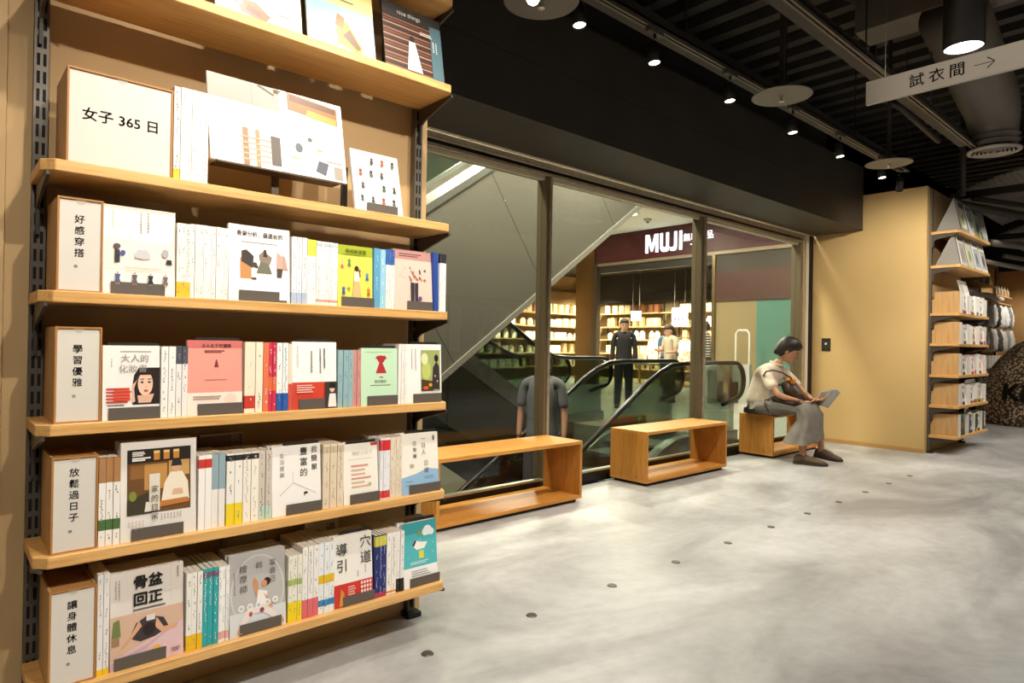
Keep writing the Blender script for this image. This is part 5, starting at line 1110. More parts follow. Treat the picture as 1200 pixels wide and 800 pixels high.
# ------------------------------------------------------------------ far bookcase contents
FN = ['lowest', 'second', 'third', 'fourth', 'fifth', 'sixth', 'topmost']
rf = random.Random(21)
def easel(x, y, z, h, label):
    t = thing('magazine_easel', label, 'easel', (x, y, z))
    MB().prism([(0.0, 0.0), (0.235, 0.0), (0.07, h)], 'X', 0, 0.004).build('side_panel', P('8a8781', 0.5), t)
    MB().prism([(0.0, 0.0), (0.006, 0.0), (0.076, h), (0.07, h)], 'X', 0.004, 1.15).build('front_panel', P('77746e', 0.5), t)
    return t
for zi, z in enumerate(ZF):
    lab = FN[zi]
    if zi >= 5:
        e = easel(8.2, 1.975, z, 0.36, 'grey triangular magazine easel on the %s shelf of the far bookcase' % lab)
        cols = ['d6d2cc', 'cfcac2', 'e6e3de', 'e9e6e2'] if zi == 5 else ['8f8c88', 'c4bfb8', 'b8c07a', '8fa0a8']
        names = ['first', 'second', 'third', 'fourth']
        for i in range(4):
            o = MB().box(0, 0.235, 0, 0.006, 0, 0.335).build('magazine', P(cols[i], 0.4), None, False, (8.23 + i * 0.29, 1.966, z + 0.002))
            o.rotation_euler = (-0.19, 0, 0)
            tag(o, 'magazine leaning on the easel, %s from the left on the %s far shelf' % (names[i], lab), 'magazine')
            A = Art(0.235, 0.335)
            A.r(0.06, 0.82, 0.94, 0.95, ['3a3a3a', '6a665f', '55606a', '8a857c'][i]).r(0.1, 0.1, 0.9, 0.76, ['b0aca6', 'a8a29a', 'c9c7a8', '9aa6ac'][(i + zi) % 4]).e(0.5, 0.4, 0.2, 0.2, ['55504a', '8f8a80', '7a8a5a', '5f6a72'][(i + zi) % 4]).lines(0.1, 0.02, 0.8, 0.08, 1, '6a665f', i)
            A.mb.build('cover_print', [P(c, 0.45) for c in A.mats], o, kind='stuff')
        continue
    # wooden label box at the left end, its side facing the walkway
    h = 0.235
    bx = thing('label_box', 'plain wooden box at the left end of the %s shelf of the far bookcase' % lab, 'box', (8.19, 1.975, z))
    for a, b in ((0, 0.006), (0.11, 0.116)): MB().box(a, b, 0, 0.235, 0, h).build('side_panel', OAKV, bx)
    MB().box(0.006, 0.11, 0.228, 0.235, 0, h - 0.008).build('back_panel', OAKV, bx); MB().box(0.006, 0.11, 0.004, 0.235, h - 0.012, h - 0.006).build('top_panel', OAKV, bx)
    MB().box(0.006, 0.11, 0.0, 0.004, 0, h - 0.004).build('paper_card', P('e9e4da', 0.6), bx)
    bk = MB().box(0, 0.03, 0, 0.05, 0, 0.15).build('book_end', OAKV, None, False, (8.175, 2.19, z)); tag(bk, 'small wooden block behind the box on the %s far shelf' % lab, 'block')
    x = 8.315; k = 0; rn = 0
    pal = {0: ['d8d4cc', '3a4a3c', '4a4550', '2f5a3a', 'c9c4b8', '2b3a5a', 'd9d4c6'], 1: ['ece8e2', 'dcd6cc', 'e6e3dc', 'c9d0c0', 'efece6'], 2: ['e9e3dc', 'efe6e2', 'd9d2cc', 'e6d2cc', 'efece6'], 3: ['ece8e2', 'e9dcd6', 'efece6', 'd0bfae', 'e2e0da'], 4: ['efeeea', 'e9e6e0', 'dcd9d2']}[zi]
    while x < 9.36:
        if k % 4 == 1 and x < 9.24:                      # a face-out copy
            w_ = rf.uniform(0.12, 0.15); hh = rf.uniform(0.2, 0.235); c = rf.choice(pal)
            o = MB().box(0, w_, 0, 0.02, 0, hh).build('face_out_book', P(c, 0.45), None, False, (x + 0.002, 1.985, z)); o.rotation_euler = (-0.09, 0, 0)
            tag(o, 'face-out book on the %s shelf of the far bookcase, %s from the left' % (lab, ['first', 'second', 'third', 'fourth', 'fifth'][k // 4]), 'book')
            A = Art(w_, hh); A.r(0.1, 0.75, 0.9, 0.86, '6a655c').e(0.5, 0.45, 0.25, 0.18, rf.choice(['c98a6a', '8a9aa8', 'a8b07a', '5a5048', 'c05a4a'])).r(0.1, 0.0, 0.75, 0.15, '4b4640')
            A.mb.build('cover_print', [P(cc, 0.5) for cc in A.mats], o, kind='stuff')
            x += w_ + 0.004
        else:
            n = rf.choice((3, 4)); t = rf.uniform(0.014, 0.022); hh = rf.choice((0.2, 0.21, 0.22)); c = rf.choice(pal)
            bands = rf.choice(((), ((0, 0.2, rf.choice(('d8a030', 'c85a4a', '6a8a5a', '4a6a9a'))),), ()))
            for i in range(n):
                if x > 9.37: break
                cv, pg, bd, pr = book_meshes(round(t, 3), hh, 0.15, c, bands, k % 5, '6a655c')
                o = link('paperback_book', cv, None, (x + t / 2, 1.982, z))
                tag(o, '%s spine in run %s from the left on the %s shelf, far bookcase' % (ordinal(i), ['one', 'two', 'three', 'four', 'five', 'six', 'seven', 'eight', 'nine', 'ten', 'eleven', 'twelve', 'thirteen', 'fourteen', 'fifteen'][rn], lab), 'book', 'spines on the %s shelf of the far bookcase' % lab)
                link('page_block', pg, o)
                for b in bd: link('spine_band', b, o)
                x += t
            rn += 1
        k += 1
om = thing('open_magazine', 'white open magazine propped above the books on the fifth far shelf', 'magazine', (8.52, 1.98, 1.53))
o = MB().box(0, 0.34, 0, 0.006, 0.12, 0.40).build('pages', P('efeeea', 0.45), om); o.rotation_euler = (-0.25, 0, 0)
MB().box(0.1, 0.24, 0.03, 0.036, 0, 0.2).build('stand', DARKM, om)
A = Art(0.34, 0.4); A.r(0.05, 0.62, 0.45, 0.95, 'b8b4ac').r(0.55, 0.36, 0.95, 0.6, 'cfccc6').lines(0.55, 0.65, 0.95, 0.92, 5, 'a8a49c', 3)
pr = A.mb.build('page_print', [P(c, 0.5) for c in A.mats], om, kind='stuff'); pr.rotation_euler = (-0.25, 0, 0)

# ------------------------------------------------------------------ garment bay beyond the far bookcase
bay = thing('garment_bay', 'oak wall shelving bay with hanging garments beyond the far bookcase', 'shelf', (12.2, 3.235, 0))
for z, x0, x1 in ((2.32, 0.05, 2.4), (2.18, 2.4, 3.6), (2.04, 0.02, 3.6), (1.16, 0.02, 3.7), (0.83, 0.02, 3.7)):
    bevel(MB().box(x0, x1, -0.30, -0.03, z - 0.025, z).build('shelf', OAK, bay), 0.002, 1)
for x in (0.0, 1.25, 2.5, 3.7):
    MB().box(x - 0.017, x + 0.017, -0.03, 0.0, 0.0, 2.8).build('upright', P('625d55', 0.45, 0.5), bay)
for z in (0.37, 0.80, 1.57, 2.02):
    for x in (0.3, 1.0, 1.7, 2.4, 3.1):
        MB().tube([(x, -0.03, z - 0.03), (x, -0.30, z - 0.03)], 0.008, 6).build('peg_arm', P('6d665c', 0.3, 0.9), bay)
pouch = []
for c in ('e9e6df', 'd9d4ca', 'f0eee8', 'cfc9bd', '4a4846', '8a9094'):
    rr = []
    for z, wd, th in ((0.0, 0.035, 0.012), (-0.02, 0.075, 0.022), (-0.06, 0.10, 0.034), (-0.12, 0.108, 0.042), (-0.19, 0.114, 0.046), (-0.25, 0.112, 0.044), (-0.285, 0.098, 0.034), (-0.295, 0.08, 0.02)):
        rr.append([(wd * math.cos(a) * (1 + 0.06 * math.sin(5 * a + z * 40)), th * math.sin(a) * (1 + 0.3 * math.sin(4 * a + z * 60)), z + 0.012 * math.sin(3 * a)) for a in [2 * PI * k / 18 for k in range(18)]])
    pouch.append(MB().rings(rr).mesh('garment_body', mottled('cloth_' + c, c, 'ffffff' if c[0] in 'ef' else c, 30, 0.9, 0, 0.3, 0.8, 4, 0.3), True))
rg = random.Random(5)
for ri, (z, nm) in enumerate(((2.00, 'top'), (1.55, 'second'), (0.79, 'third'), (0.37, 'lowest'))):
    for i in range(14):
        x = 12.4 + i * 0.26
        me = pouch[4] if (i % 6 == 3) else (pouch[5] if i % 7 == 5 else pouch[(i * 2 + ri) % 4])
        o = link('hanging_garment', me, None, (x, 2.95 + rg.uniform(-0.01, 0.02), z - 0.02), (rg.uniform(-0.05, 0.05), rg.uniform(-0.06, 0.06), PI / 2 * 0 + rg.uniform(-0.3, 0.3)))
        tag(o, '%s hanging garment from the left, %s row beyond the far bookcase' % (ordinal(i), nm), 'garment', 'garments in the %s hanging row' % nm)
        o.scale = (1.25, 1.25, 1.35 if ri != 3 else 1.1)
        link('hanger_hook', hook, o, (0, 0, -0.02))
pk = MB().box(-0.09, 0.09, 0, 0.25, 0, 0.22).mesh('folded_pack', P('e6e2da', 0.8)); pk2 = MB().box(-0.09, 0.09, 0, 0.25, 0, 0.22).mesh('folded_pack', P('3c3a3a', 0.8))
for i in range(16):
    o = link('folded_pack', pk2 if i == 4 else pk, None, (12.35 + i * 0.22, 2.93, 0.83))
    tag(o, 'black folded pack among the white ones beyond the far bookcase' if i == 4 else '%s white folded pack from the left on the bay shelf beyond the far bookcase' % ordinal(i), 'pack', None if i == 4 else 'white folded packs in a row')
btl = MB().lathe([(0, 0), (0.035, 0), (0.035, 0.12), (0.014, 0.15), (0.014, 0.18), (0, 0.18)], n=10).mesh('bottle_body', P('b8a68a', 0.4)); cap = MB().lathe([(0.016, 0.178), (0.016, 0.2), (0, 0.2)], n=8).mesh('cap', P('2a2624', 0.5))
for i in range(11):
    z = 2.32 if i < 6 else 2.18
    x = 12.4 + i * 0.36 if i < 6 else 14.75 + (i - 6) * 0.24
    o = link('bottle', btl, None, (x, 3.0, z)); link('cap', cap, o)
    tag(o, '%s small amber bottle on the %s high shelf beyond the far bookcase' % (ordinal(i if i < 6 else i - 6), 'nearer' if i < 6 else 'farther'), 'bottle', 'bottles on the %s high shelf' % ('nearer' if i < 6 else 'farther'))
tw = MB()
for i in range(9):
    pass
tr = [[(x, -0.16 + 0.1 * math.sin(a) * (1 + 0.2 * math.sin(x * 9)), 0.06 + 0.05 * math.cos(a) + 0.02 * math.sin(x * 5)) for a in [k * PI / 6 for k in range(12)]] for x in [i * 0.3 for i in range(9)]]
o = MB().rings(tr).build('draped_towel', mottled('white_terry', 'e2ddd4', 'efece6', 20, 0.9), None, True, (12.35, 3.12, 2.04)); tag(o, 'bulky white draped towel on the bay shelf beyond the far bookcase', 'towel')
# speckled round counter with letters
spk = thing('speckled_counter', 'round dark speckled counter with black lettering at the right frame edge', 'counter', (13.0, 1.9, 0))
def speckle():
    m, nt, b = base_mat('speckled_terrazzo'); L = nt.links.new
    tc = nt.nodes.new('ShaderNodeTexCoord'); v = nt.nodes.new('ShaderNodeTexVoronoi'); v.inputs['Scale'].default_value = 26
    cr = nt.nodes.new('ShaderNodeValToRGB'); cr.color_ramp.interpolation = 'CONSTANT'
    cr.color_ramp.elements[0].color = hx('c0ab8c'); cr.color_ramp.elements[1].position = 0.47; cr.color_ramp.elements[1].color = hx('4a3d31')
    L(tc.outputs['Object'], v.inputs[0]); L(v.outputs[0], cr.inputs[0]); L(cr.outputs[0], b.inputs['Base Color']); b.inputs['Roughness'].default_value = 0.5
    return m
MB().lathe([(0, 0), (0.96, 0), (0.99, 0.06), (0.97, 0.3), (0.91, 0.55), (0.82, 0.78), (0.66, 1.02), (0.46, 1.24), (0.22, 1.37), (0.0, 1.41)], n=40).build('body', speckle(), spk, True)
me = textmesh('Kid', 0.05).copy(); me.materials.clear(); me.materials.append(P('14110f', 0.5))
k_ = link('lettering', me, spk, (-0.99 * math.cos(0.22), 0.99 * math.sin(0.22), 0.5), (PI / 2 - 0.2, 0, -PI / 2 - 0.22)); k_.scale = (0.36, 0.36, 0.36)

# ------------------------------------------------------------------ people
SKIN = P('c99a7c', 0.5, 0, 0.3)
def skinned(name, pts, edges, mat, parent, sub=2, root=0):
    """smooth limb or body surface grown over a joint skeleton; pts = (x, y, z, rx[, ry])"""
    me = bpy.data.meshes.new(name); me.from_pydata([p[:3] for p in pts], edges, [])
    o = bpy.data.objects.new(name, me); C.objects.link(o)
    o.modifiers.new('skin', 'SKIN').use_smooth_shade = True
    for i, p in enumerate(pts):
        sv = me.skin_vertices[0].data[i]; sv.radius = (p[3], p[4] if len(p) > 4 else p[3]); sv.use_root = (i == root)
    s = o.modifiers.new('sub', 'SUBSURF'); s.levels = sub; s.render_levels = sub
    dg = bpy.context.evaluated_depsgraph_get(); dg.update()
    m2 = bpy.data.meshes.new_from_object(o.evaluated_get(dg)); bpy.data.objects.remove(o)
    m2.name = name; m2.materials.clear(); m2.materials.append(mat)
    m2.polygons.foreach_set('use_smooth', [True] * len(m2.polygons))
    return link(name, m2, parent)
def chain(n, start=0): return [(start + i, start + i + 1) for i in range(n - 1)]
def lerp(a, b, t): return tuple(a[i] + (b[i] - a[i]) * t for i in range(3))
def hand(parent, wrist, direc, palm_n, side, mat, curl=0.6, scale=1.0):
    """palm with four unequal bent fingers and a thumb leaving its side"""
    d = Vector(direc).normalized(); n = Vector(palm_n); n = (n - d * n.dot(d)).normalized(); s = d.cross(n) * side
    W = Vector(wrist); k = scale
    palm = [tuple(W) + (0.020 * k, 0.016 * k), tuple(W + d * 0.04 * k) + (0.030 * k, 0.014 * k), tuple(W + d * 0.075 * k) + (0.033 * k, 0.012 * k)]
    skinned('hand', palm, chain(3), mat, parent)
    for i, L in enumerate((0.066, 0.075, 0.070, 0.054)):
        off = (1.5 - i) * 0.018 * k
        p0 = W + d * 0.068 * k + s * off; pts = [tuple(p0) + (0.0085 * k,)]; dd = d.copy(); p = p0
        for j, f in enumerate((0.45, 0.32, 0.23)):
            a = curl * (0.5 + 0.5 * j); dv = (dd * math.cos(a) + n * math.sin(a)).normalized()
            p = p + dv * L * f * k; pts.append(tuple(p) + ((0.008 - 0.001 * j) * k,))
        skinned('finger', pts, chain(4), mat, parent, 1)
    p0 = W + d * 0.022 * k + s * 0.022 * k
    p1 = p0 + (d * 0.6 + s * 0.7 + n * 0.2).normalized() * 0.034 * k; p2 = p1 + (d * 0.9 + s * 0.1 + n * 0.35).normalized() * 0.03 * k
    skinned('thumb', [tuple(p0) + (0.012 * k,), tuple(p1) + (0.0098 * k,), tuple(p2) + (0.0085 * k,)], chain(3), mat, parent, 1)
def head(parent, c, face, up, r=0.095, skin=None, hair='1c1512', long=0.0, cap=None, bob=False):
    """skull, jaw, nose, ears, eyes, mouth and a hair shell; face = looking direction"""
    f = Vector(face).normalized(); u = Vector(up); u = (u - f * u.dot(f)).normalized(); s = f.cross(u)
    Mx = Matrix((s, f, u)).transposed(); sk = skin or SKIN; k = r / 0.095
    def tr(m):
        m.v = [tuple(Mx @ (Vector(p) * k) + Vector(c)) for p in m.v]; return m
    m = MB(); rings = []
    for (z, rx, yf, yb) in ((-0.125, 0.02, 0.075, 0.02), (-0.118, 0.036, 0.088, -0.01), (-0.10, 0.05, 0.094, -0.035), (-0.07, 0.062, 0.095, -0.065), (-0.035, 0.069, 0.094, -0.09), (0.0, 0.073, 0.093, -0.10), (0.035, 0.074, 0.092, -0.105), (0.07, 0.068, 0.08, -0.098), (0.10, 0.052, 0.055, -0.075), (0.118, 0.028, 0.024, -0.04)):
        rings.append([(rx * math.cos(a), (yf + yb) / 2 + (yf - yb) / 2 * math.sin(a), z) for a in [2 * PI * i / 20 for i in range(20)]])
    hd = tr(m.rings(rings)).build('head', sk, parent, True)
    nz = MB().add([(0, 0.092, 0.01), (-0.014, 0.094, -0.045), (0.014, 0.094, -0.045), (0, 0.120, -0.038), (0, 0.098, -0.052)], [(0, 1, 3), (0, 3, 2), (1, 4, 3), (2, 3, 4)])
    tr(nz).build('nose', sk, hd, True)
    for sx in (-1, 1):
        tr(MB().ell((sx * 0.074, -0.005, -0.02), 0.008, 0.018, 0.03, 8, 6)).build('ear', sk, hd, True)
        tr(MB().ell((sx * 0.03, 0.090, 0.004), 0.014, 0.006, 0.006, 10, 6)).build('eye', P('241a16', 0.3), hd, True)
        tr(MB().box(sx * 0.03 - 0.017, sx * 0.03 + 0.017, 0.090, 0.096, 0.022, 0.027)).build('eyebrow', P(hair, 0.6), hd)
    tr(MB().ell((0, 0.094, -0.075), 0.022, 0.006, 0.007, 12, 6)).build('mouth', P('a2604e', 0.5), hd, True)
    hr = MB(); rs = []
    B = 0.055 if bob else 0.0
    for (z, rx, yf, yb) in ((-0.085 - long - B * 0.3, 0.070, -0.045 + B * 0.4, -0.112), (-0.05 - long * 0.5, 0.084, -0.03 + B * 0.9, -0.124), (-0.01, 0.090, 0.0 + B, -0.13), (0.03, 0.091, 0.045 + B * 0.7, -0.13), (0.055, 0.087, 0.096, -0.124), (0.09, 0.076, 0.098, -0.112), (0.12, 0.055, 0.066, -0.084), (0.138, 0.02, 0.02, -0.035)):
        rs.append([((rx + 0.003 * math.sin(11 * a + z * 30)) * math.cos(a), (yf + yb) / 2 + ((yf - yb) / 2 + 0.003 * math.sin(13 * a)) * math.sin(a), z + 0.006 * math.sin(7 * a) * (1 if z < 0 else 0.2)) for a in [2 * PI * i / 36 for i in range(36)]])
    tr(hr.rings(rs)).build('hair', mottled('hair_' + hair, hair, '33261f', 40, 0.45), hd, True)
    if cap:
        tr(MB().lathe([(0.092, 0.05), (0.09, 0.1), (0.06, 0.14), (0, 0.15)], (0, -0.01, 0), 20)).build('cap', P(cap, 0.7), hd, True)
    return hd
def shoe(parent, heel, toe, col, sole, k=1.0):
    h = Vector(heel); t = Vector(toe); d = (t - h); L = d.length; d.normalize(); s = Vector((-d.y, d.x, 0))
    rings = []
    for (u, wd, ht) in ((0.0, 0.022, 0.05), (0.06, 0.034, 0.078), (0.22, 0.036, 0.088), (0.4, 0.038, 0.078), (0.6, 0.045, 0.058), (0.8, 0.045, 0.046), (0.94, 0.034, 0.036), (1.0, 0.016, 0.024)):
        c = h + d * (u * L)
        rings.append([tuple(c + s * (wd * k * math.cos(a)) + Vector((0, 0, 0.018 + (ht * k - 0.018) * max(0, math.sin(a)) ** 0.7 if math.sin(a) > 0 else 0.018))) for a in [2 * PI * i / 14 for i in range(14)]])
    o = MB().rings(rings).build('shoe', P(col, 0.7), parent, True)
    sr = []
    for (u, wd) in ((-0.02, 0.024), (0.08, 0.038), (0.4, 0.042), (0.7, 0.05), (0.92, 0.04), (1.03, 0.018)):
        c = h + d * (u * L); sr.append((c - s * wd * k, c + s * wd * k))
    poly = [(p[0].x, p[0].y) for p in sr] + [(p[1].x, p[1].y) for p in sr[::-1]]
    MB().prism(poly, 'Z', 0.0 + h.z, 0.024 + h.z).build('sole', P(sole, 0.7), o)
    for i in range(4):
        c = h + d * (0.38 + i * 0.09) * L + Vector((0, 0, (0.086 - i * 0.009) * k))
        MB().tube([tuple(c - s * 0.022), tuple(c + Vector((0, 0, 0.006))), tuple(c + s * 0.022)], 0.003, 5).build('lace', P('9a7a62', 0.7), o)
    return o

# --- the woman reading on the third bench
wo = thing('person', 'woman in white top and long grey skirt reading on the last bench', 'person', (6.42, 3.2, 0.0))
O = Vector((6.42, 3.2, 0.0))
def L_(p): return tuple(Vector(p[:3]) - O) + tuple(p[3:])
sk = P('c49170', 0.5, 0, 0.3)
def wskin(name, pts, edges, mat, sub=2, root=0): return skinned(name, [L_(p) for p in pts], edges, mat, wo, sub, root)
body = [(6.40, 3.27, 0.555, 0.09, 0.08), (6.41, 3.275, 0.66, 0.085, 0.075), (6.425, 3.235, 0.80, 0.115, 0.085), (6.44, 3.185, 0.895, 0.08, 0.065), (6.46, 3.145, 0.955, 0.042, 0.042), (6.485, 3.10, 1.015, 0.042, 0.042),
        (6.305, 3.185, 0.895, 0.042), (6.235, 3.09, 0.77, 0.038), (6.215, 3.00, 0.655, 0.033), (6.32, 2.91, 0.615, 0.026), (6.43, 2.85, 0.590, 0.020),
        (6.575, 3.155, 0.895, 0.042), (6.64, 3.05, 0.78, 0.038), (6.655, 2.95, 0.67, 0.033), (6.60, 2.87, 0.635, 0.026), (6.545, 2.81, 0.612, 0.020),
        (6.34, 3.18, 0.535, 0.07), (6.36, 2.98, 0.53, 0.065), (6.38, 2.82, 0.515, 0.052), (6.345, 2.81, 0.32, 0.050), (6.300, 2.79, 0.12, 0.034), (6.300, 2.785, 0.03, 0.036),
        (6.50, 3.18, 0.535, 0.07), (6.56, 2.98, 0.53, 0.065), (6.62, 2.82, 0.515, 0.052), (6.73, 2.83, 0.32, 0.050), (6.812, 2.83, 0.12, 0.034), (6.815, 2.825, 0.03, 0.036)]
ed = [(0, 1), (1, 2), (2, 3), (3, 4), (4, 5), (3, 6), (6, 7), (7, 8), (8, 9), (9, 10), (3, 11), (11, 12), (12, 13), (13, 14), (14, 15), (0, 16), (16, 17), (17, 18), (18, 19), (19, 20), (20, 21), (0, 22), (22, 23), (23, 24), (24, 25), (25, 26), (26, 27)]
wskin('body', body, ed, sk)
head(wo, L_((6.525, 3.045, 1.105)), (0.30, -0.80, -0.52), (0.15, -0.42, 0.90), 0.093, sk, '1f1612', 0.0, bob=True)
hand(wo, L_((6.43, 2.85, 0.590)), (0.62, -0.72, 0.02), (0.3, 0.1, 0.95), -1, sk, 0.7)
hand(wo, L_((6.545, 2.81, 0.612)), (0.45, -0.85, 0.05), (-0.3, 0.0, 0.95), 1, sk, 0.7)
TOP = mottled('white_linen_top', 'd3c5b0', 'e0d4c2', 14, 0.85, 0, 0.4, 0.65, 4, 0.3)
wskin('blouse', [(6.40, 3.28, 0.485, 0.185, 0.15), (6.405, 3.28, 0.63, 0.145, 0.125), (6.42, 3.25, 0.76, 0.145, 0.115), (6.44, 3.195, 0.875, 0.115, 0.095), (6.455, 3.155, 0.945, 0.06, 0.058),
                 (6.295, 3.185, 0.89, 0.06), (6.235, 3.10, 0.775, 0.063), (6.215, 3.045, 0.705, 0.074), (6.585, 3.15, 0.89, 0.06), (6.645, 3.06, 0.775, 0.063), (6.66, 3.00, 0.705, 0.07)],
      [(0, 1), (1, 2), (2, 3), (3, 4), (3, 5), (5, 6), (6, 7), (3, 8), (8, 9), (9, 10)], TOP)
MB().tube([L_((6.46 + 0.058 * math.cos(a), 3.145 + 0.056 * math.sin(a), 0.962 + 0.02 * math.sin(a))) for a in [2 * PI * i / 16 for i in range(17)]], 0.011, 6).build('collar', TOP, wo, True)
SKIRT = mottled('grey_skirt', '6f6a62', '7d776e', 12, 0.85, 0, 0.4, 0.65, 4, 0.3)
def sring(c, ax, ay, ph=0, amp=0.0):
    c = Vector(c); ax = Vector(ax); ay = Vector(ay); r = []
    for i in range(48):
        a = 2 * PI * i / 48; q = 1 + amp * math.sin(5 * a + ph) + amp * 0.7 * math.sin(9 * a + ph * 2) + amp * 0.4 * math.sin(14 * a - ph)
        r.append(tuple(Vector(L_(tuple(c + ax * math.cos(a) * q + ay * math.sin(a) * q)))))
    return r
MB().rings([sring((6.405, 3.275, 0.56), (0.15, 0, 0), (0, 0.115, 0)), sring((6.405, 3.27, 0.455), (0.19, 0, 0), (0, 0.15, 0.012)), sring((6.41, 3.20, 0.515), (0.20, 0, 0), (0, 0.11, 0.075), 0.3, 0.01),
            sring((6.43, 3.08, 0.535), (0.205, 0, 0), (0, 0.05, 0.095), 0.6, 0.015), sring((6.46, 2.95, 0.535), (0.21, 0, 0), (0, 0.0, 0.085), 1.0, 0.02), sring((6.49, 2.84, 0.515), (0.215, 0, 0.0), (0, -0.055, 0.075), 1.4, 0.025),
            sring((6.48, 2.80, 0.44), (0.22, 0, 0), (0, -0.09, 0.035), 1.8, 0.035), sring((6.45, 2.82, 0.34), (0.235, 0, 0.0), (0, -0.115, 0.0), 2.2, 0.05), sring((6.42, 2.84, 0.225), (0.285, 0.0, 0.03), (0, -0.15, -0.01), 2.6, 0.065)], cap=False).build('skirt', SKIRT, wo, True)
MB().rings([sring((6.405, 3.275, 0.452), (0.20, 0, 0), (0, 0.165, 0.0)), sring((6.405, 3.275, 0.495), (0.196, 0, 0), (0, 0.16, 0.0))], cap=False).build('waistband', P('1e1b19', 0.6), wo, True)
shoe(wo, L_((6.268, 2.862, 0.0)), L_((6.362, 2.585, 0.0)), '5f4b3a', '3a332a', 1.18)
shoe(wo, L_((6.855, 2.90, 0.0)), L_((6.72, 2.60, 0.0)), '57473a', '3a332a', 1.18)
# her brown shoulder bag and the booklet she reads
bag = thing('shoulder_bag', 'dark brown shoulder bag on the reading woman\'s lap', 'bag', (6.44, 2.98, 0.58))
BO = Vector((6.44, 2.98, 0.58))
BRN = mottled('brown_leather', '3a2a22', '4c392f', 8, 0.4)
def slab(pts, x0, x1, sh=0.0):
    m = MB(); n = len(pts)
    c = (sum(p[0] for p in pts) / n, sum(p[1] for p in pts) / n)
    rings = []
    for t, q in ((x0, 0.86), (x0 + (x1 - x0) * 0.25, 1.0), (x0 + (x1 - x0) * 0.75, 1.0), (x1, 0.86)):
        rings.append([tuple(Vector((t, c[0] + (y - c[0]) * q, c[1] + (z - c[1]) * q)) - BO) for y, z in pts])
    return m.rings(rings)
slab([(3.095, 0.755), (3.02, 0.81), (2.968, 0.79), (2.89, 0.69), (2.82, 0.60), (2.90, 0.555), (3.035, 0.60)], 6.42, 6.53).build('body', BRN, bag, True)
slab([(3.12, 0.63), (3.06, 0.645), (2.93, 0.60), (2.83, 0.585), (2.86, 0.565), (3.0, 0.56), (3.09, 0.57)], 6.26, 6.43).build('flap', P('2f231d', 0.45), bag, True)
MB().ell(Vector((6.44, 2.985, 0.80)) - BO, 0.05, 0.05, 0.022, 12, 6).ell(Vector((6.43, 2.955, 0.775)) - BO, 0.03, 0.028, 0.02, 10, 6).build('orange_scarf', P('c07a26', 0.7), bag, True, label='orange scarf tied to the bag')
MB().tube([Vector(p) - BO for p in ((6.42, 3.08, 0.74), (6.28, 3.135, 0.79), (6.20, 3.15, 0.84), (6.19, 3.12, 0.885), (6.21, 3.06, 0.90), (6.28, 3.0, 0.88), (6.38, 2.96, 0.83), (6.44, 2.96, 0.79))], 0.009, 8).build('handle', P('5f4433', 0.45), bag, True)
MB().tube([Vector(p) - BO for p in ((6.30, 3.12, 0.60), (6.215, 3.14, 0.60), (6.195, 3.13, 0.55), (6.20, 3.09, 0.48))], 0.008, 6).build('strap', P('4a362b', 0.45), bag, True)
MB().box(-0.19, 0.04, -0.155, -0.145, 0.10, 0.104).build('buckle', P('a88a4a', 0.3, 0.8), bag)
bk = thing('booklet', 'grey printed booklet held open by the reading woman', 'booklet', (6.6, 2.72, 0.6))
KO = Vector((6.6, 2.72, 0.6))
def leaf(nm, pts, x, dx, mat):
    """page sheet bent gently across its width"""
    m = MB(); n = 6; top = pts[0]; v = []; f = []
    a, b, c_, d = [Vector(p) for p in pts]
    for i in range(n + 1):
        for j in range(n + 1):
            u, w_ = i / n, j / n
            p = (a * (1 - u) + b * u) * (1 - w_) + (d * (1 - u) + c_ * u) * w_
            v.append(p + Vector((0.018 * math.sin(PI * w_), 0, 0)) - KO)
    for i in range(n):
        for j in range(n): q = i * (n + 1) + j; f.append((q, q + 1, q + n + 2, q + n + 1))
    o = m.add(v, f).build(nm, mat, bk, True); so = o.modifiers.new('thick', 'SOLIDIFY'); so.thickness = 0.004; return o
PG = mottled('printed_page', 'a8a49c', 'cfcbc3', 60, 0.6)
leaf('right_leaf', [(6.57, 2.83, 0.535), (6.57, 2.735, 0.70), (6.60, 2.62, 0.735), (6.60, 2.745, 0.555)], 0, 0, PG)
leaf('left_leaf', [(6.60, 2.745, 0.555), (6.60, 2.62, 0.735), (6.69, 2.60, 0.69), (6.69, 2.72, 0.525)], 0, 0, P('c9c5bd', 0.6))
leaf('cover_sheet', [(6.562, 2.84, 0.53), (6.562, 2.80, 0.60), (6.575, 2.74, 0.60), (6.575, 2.77, 0.54)], 0, 0, P('6f7440', 0.6))

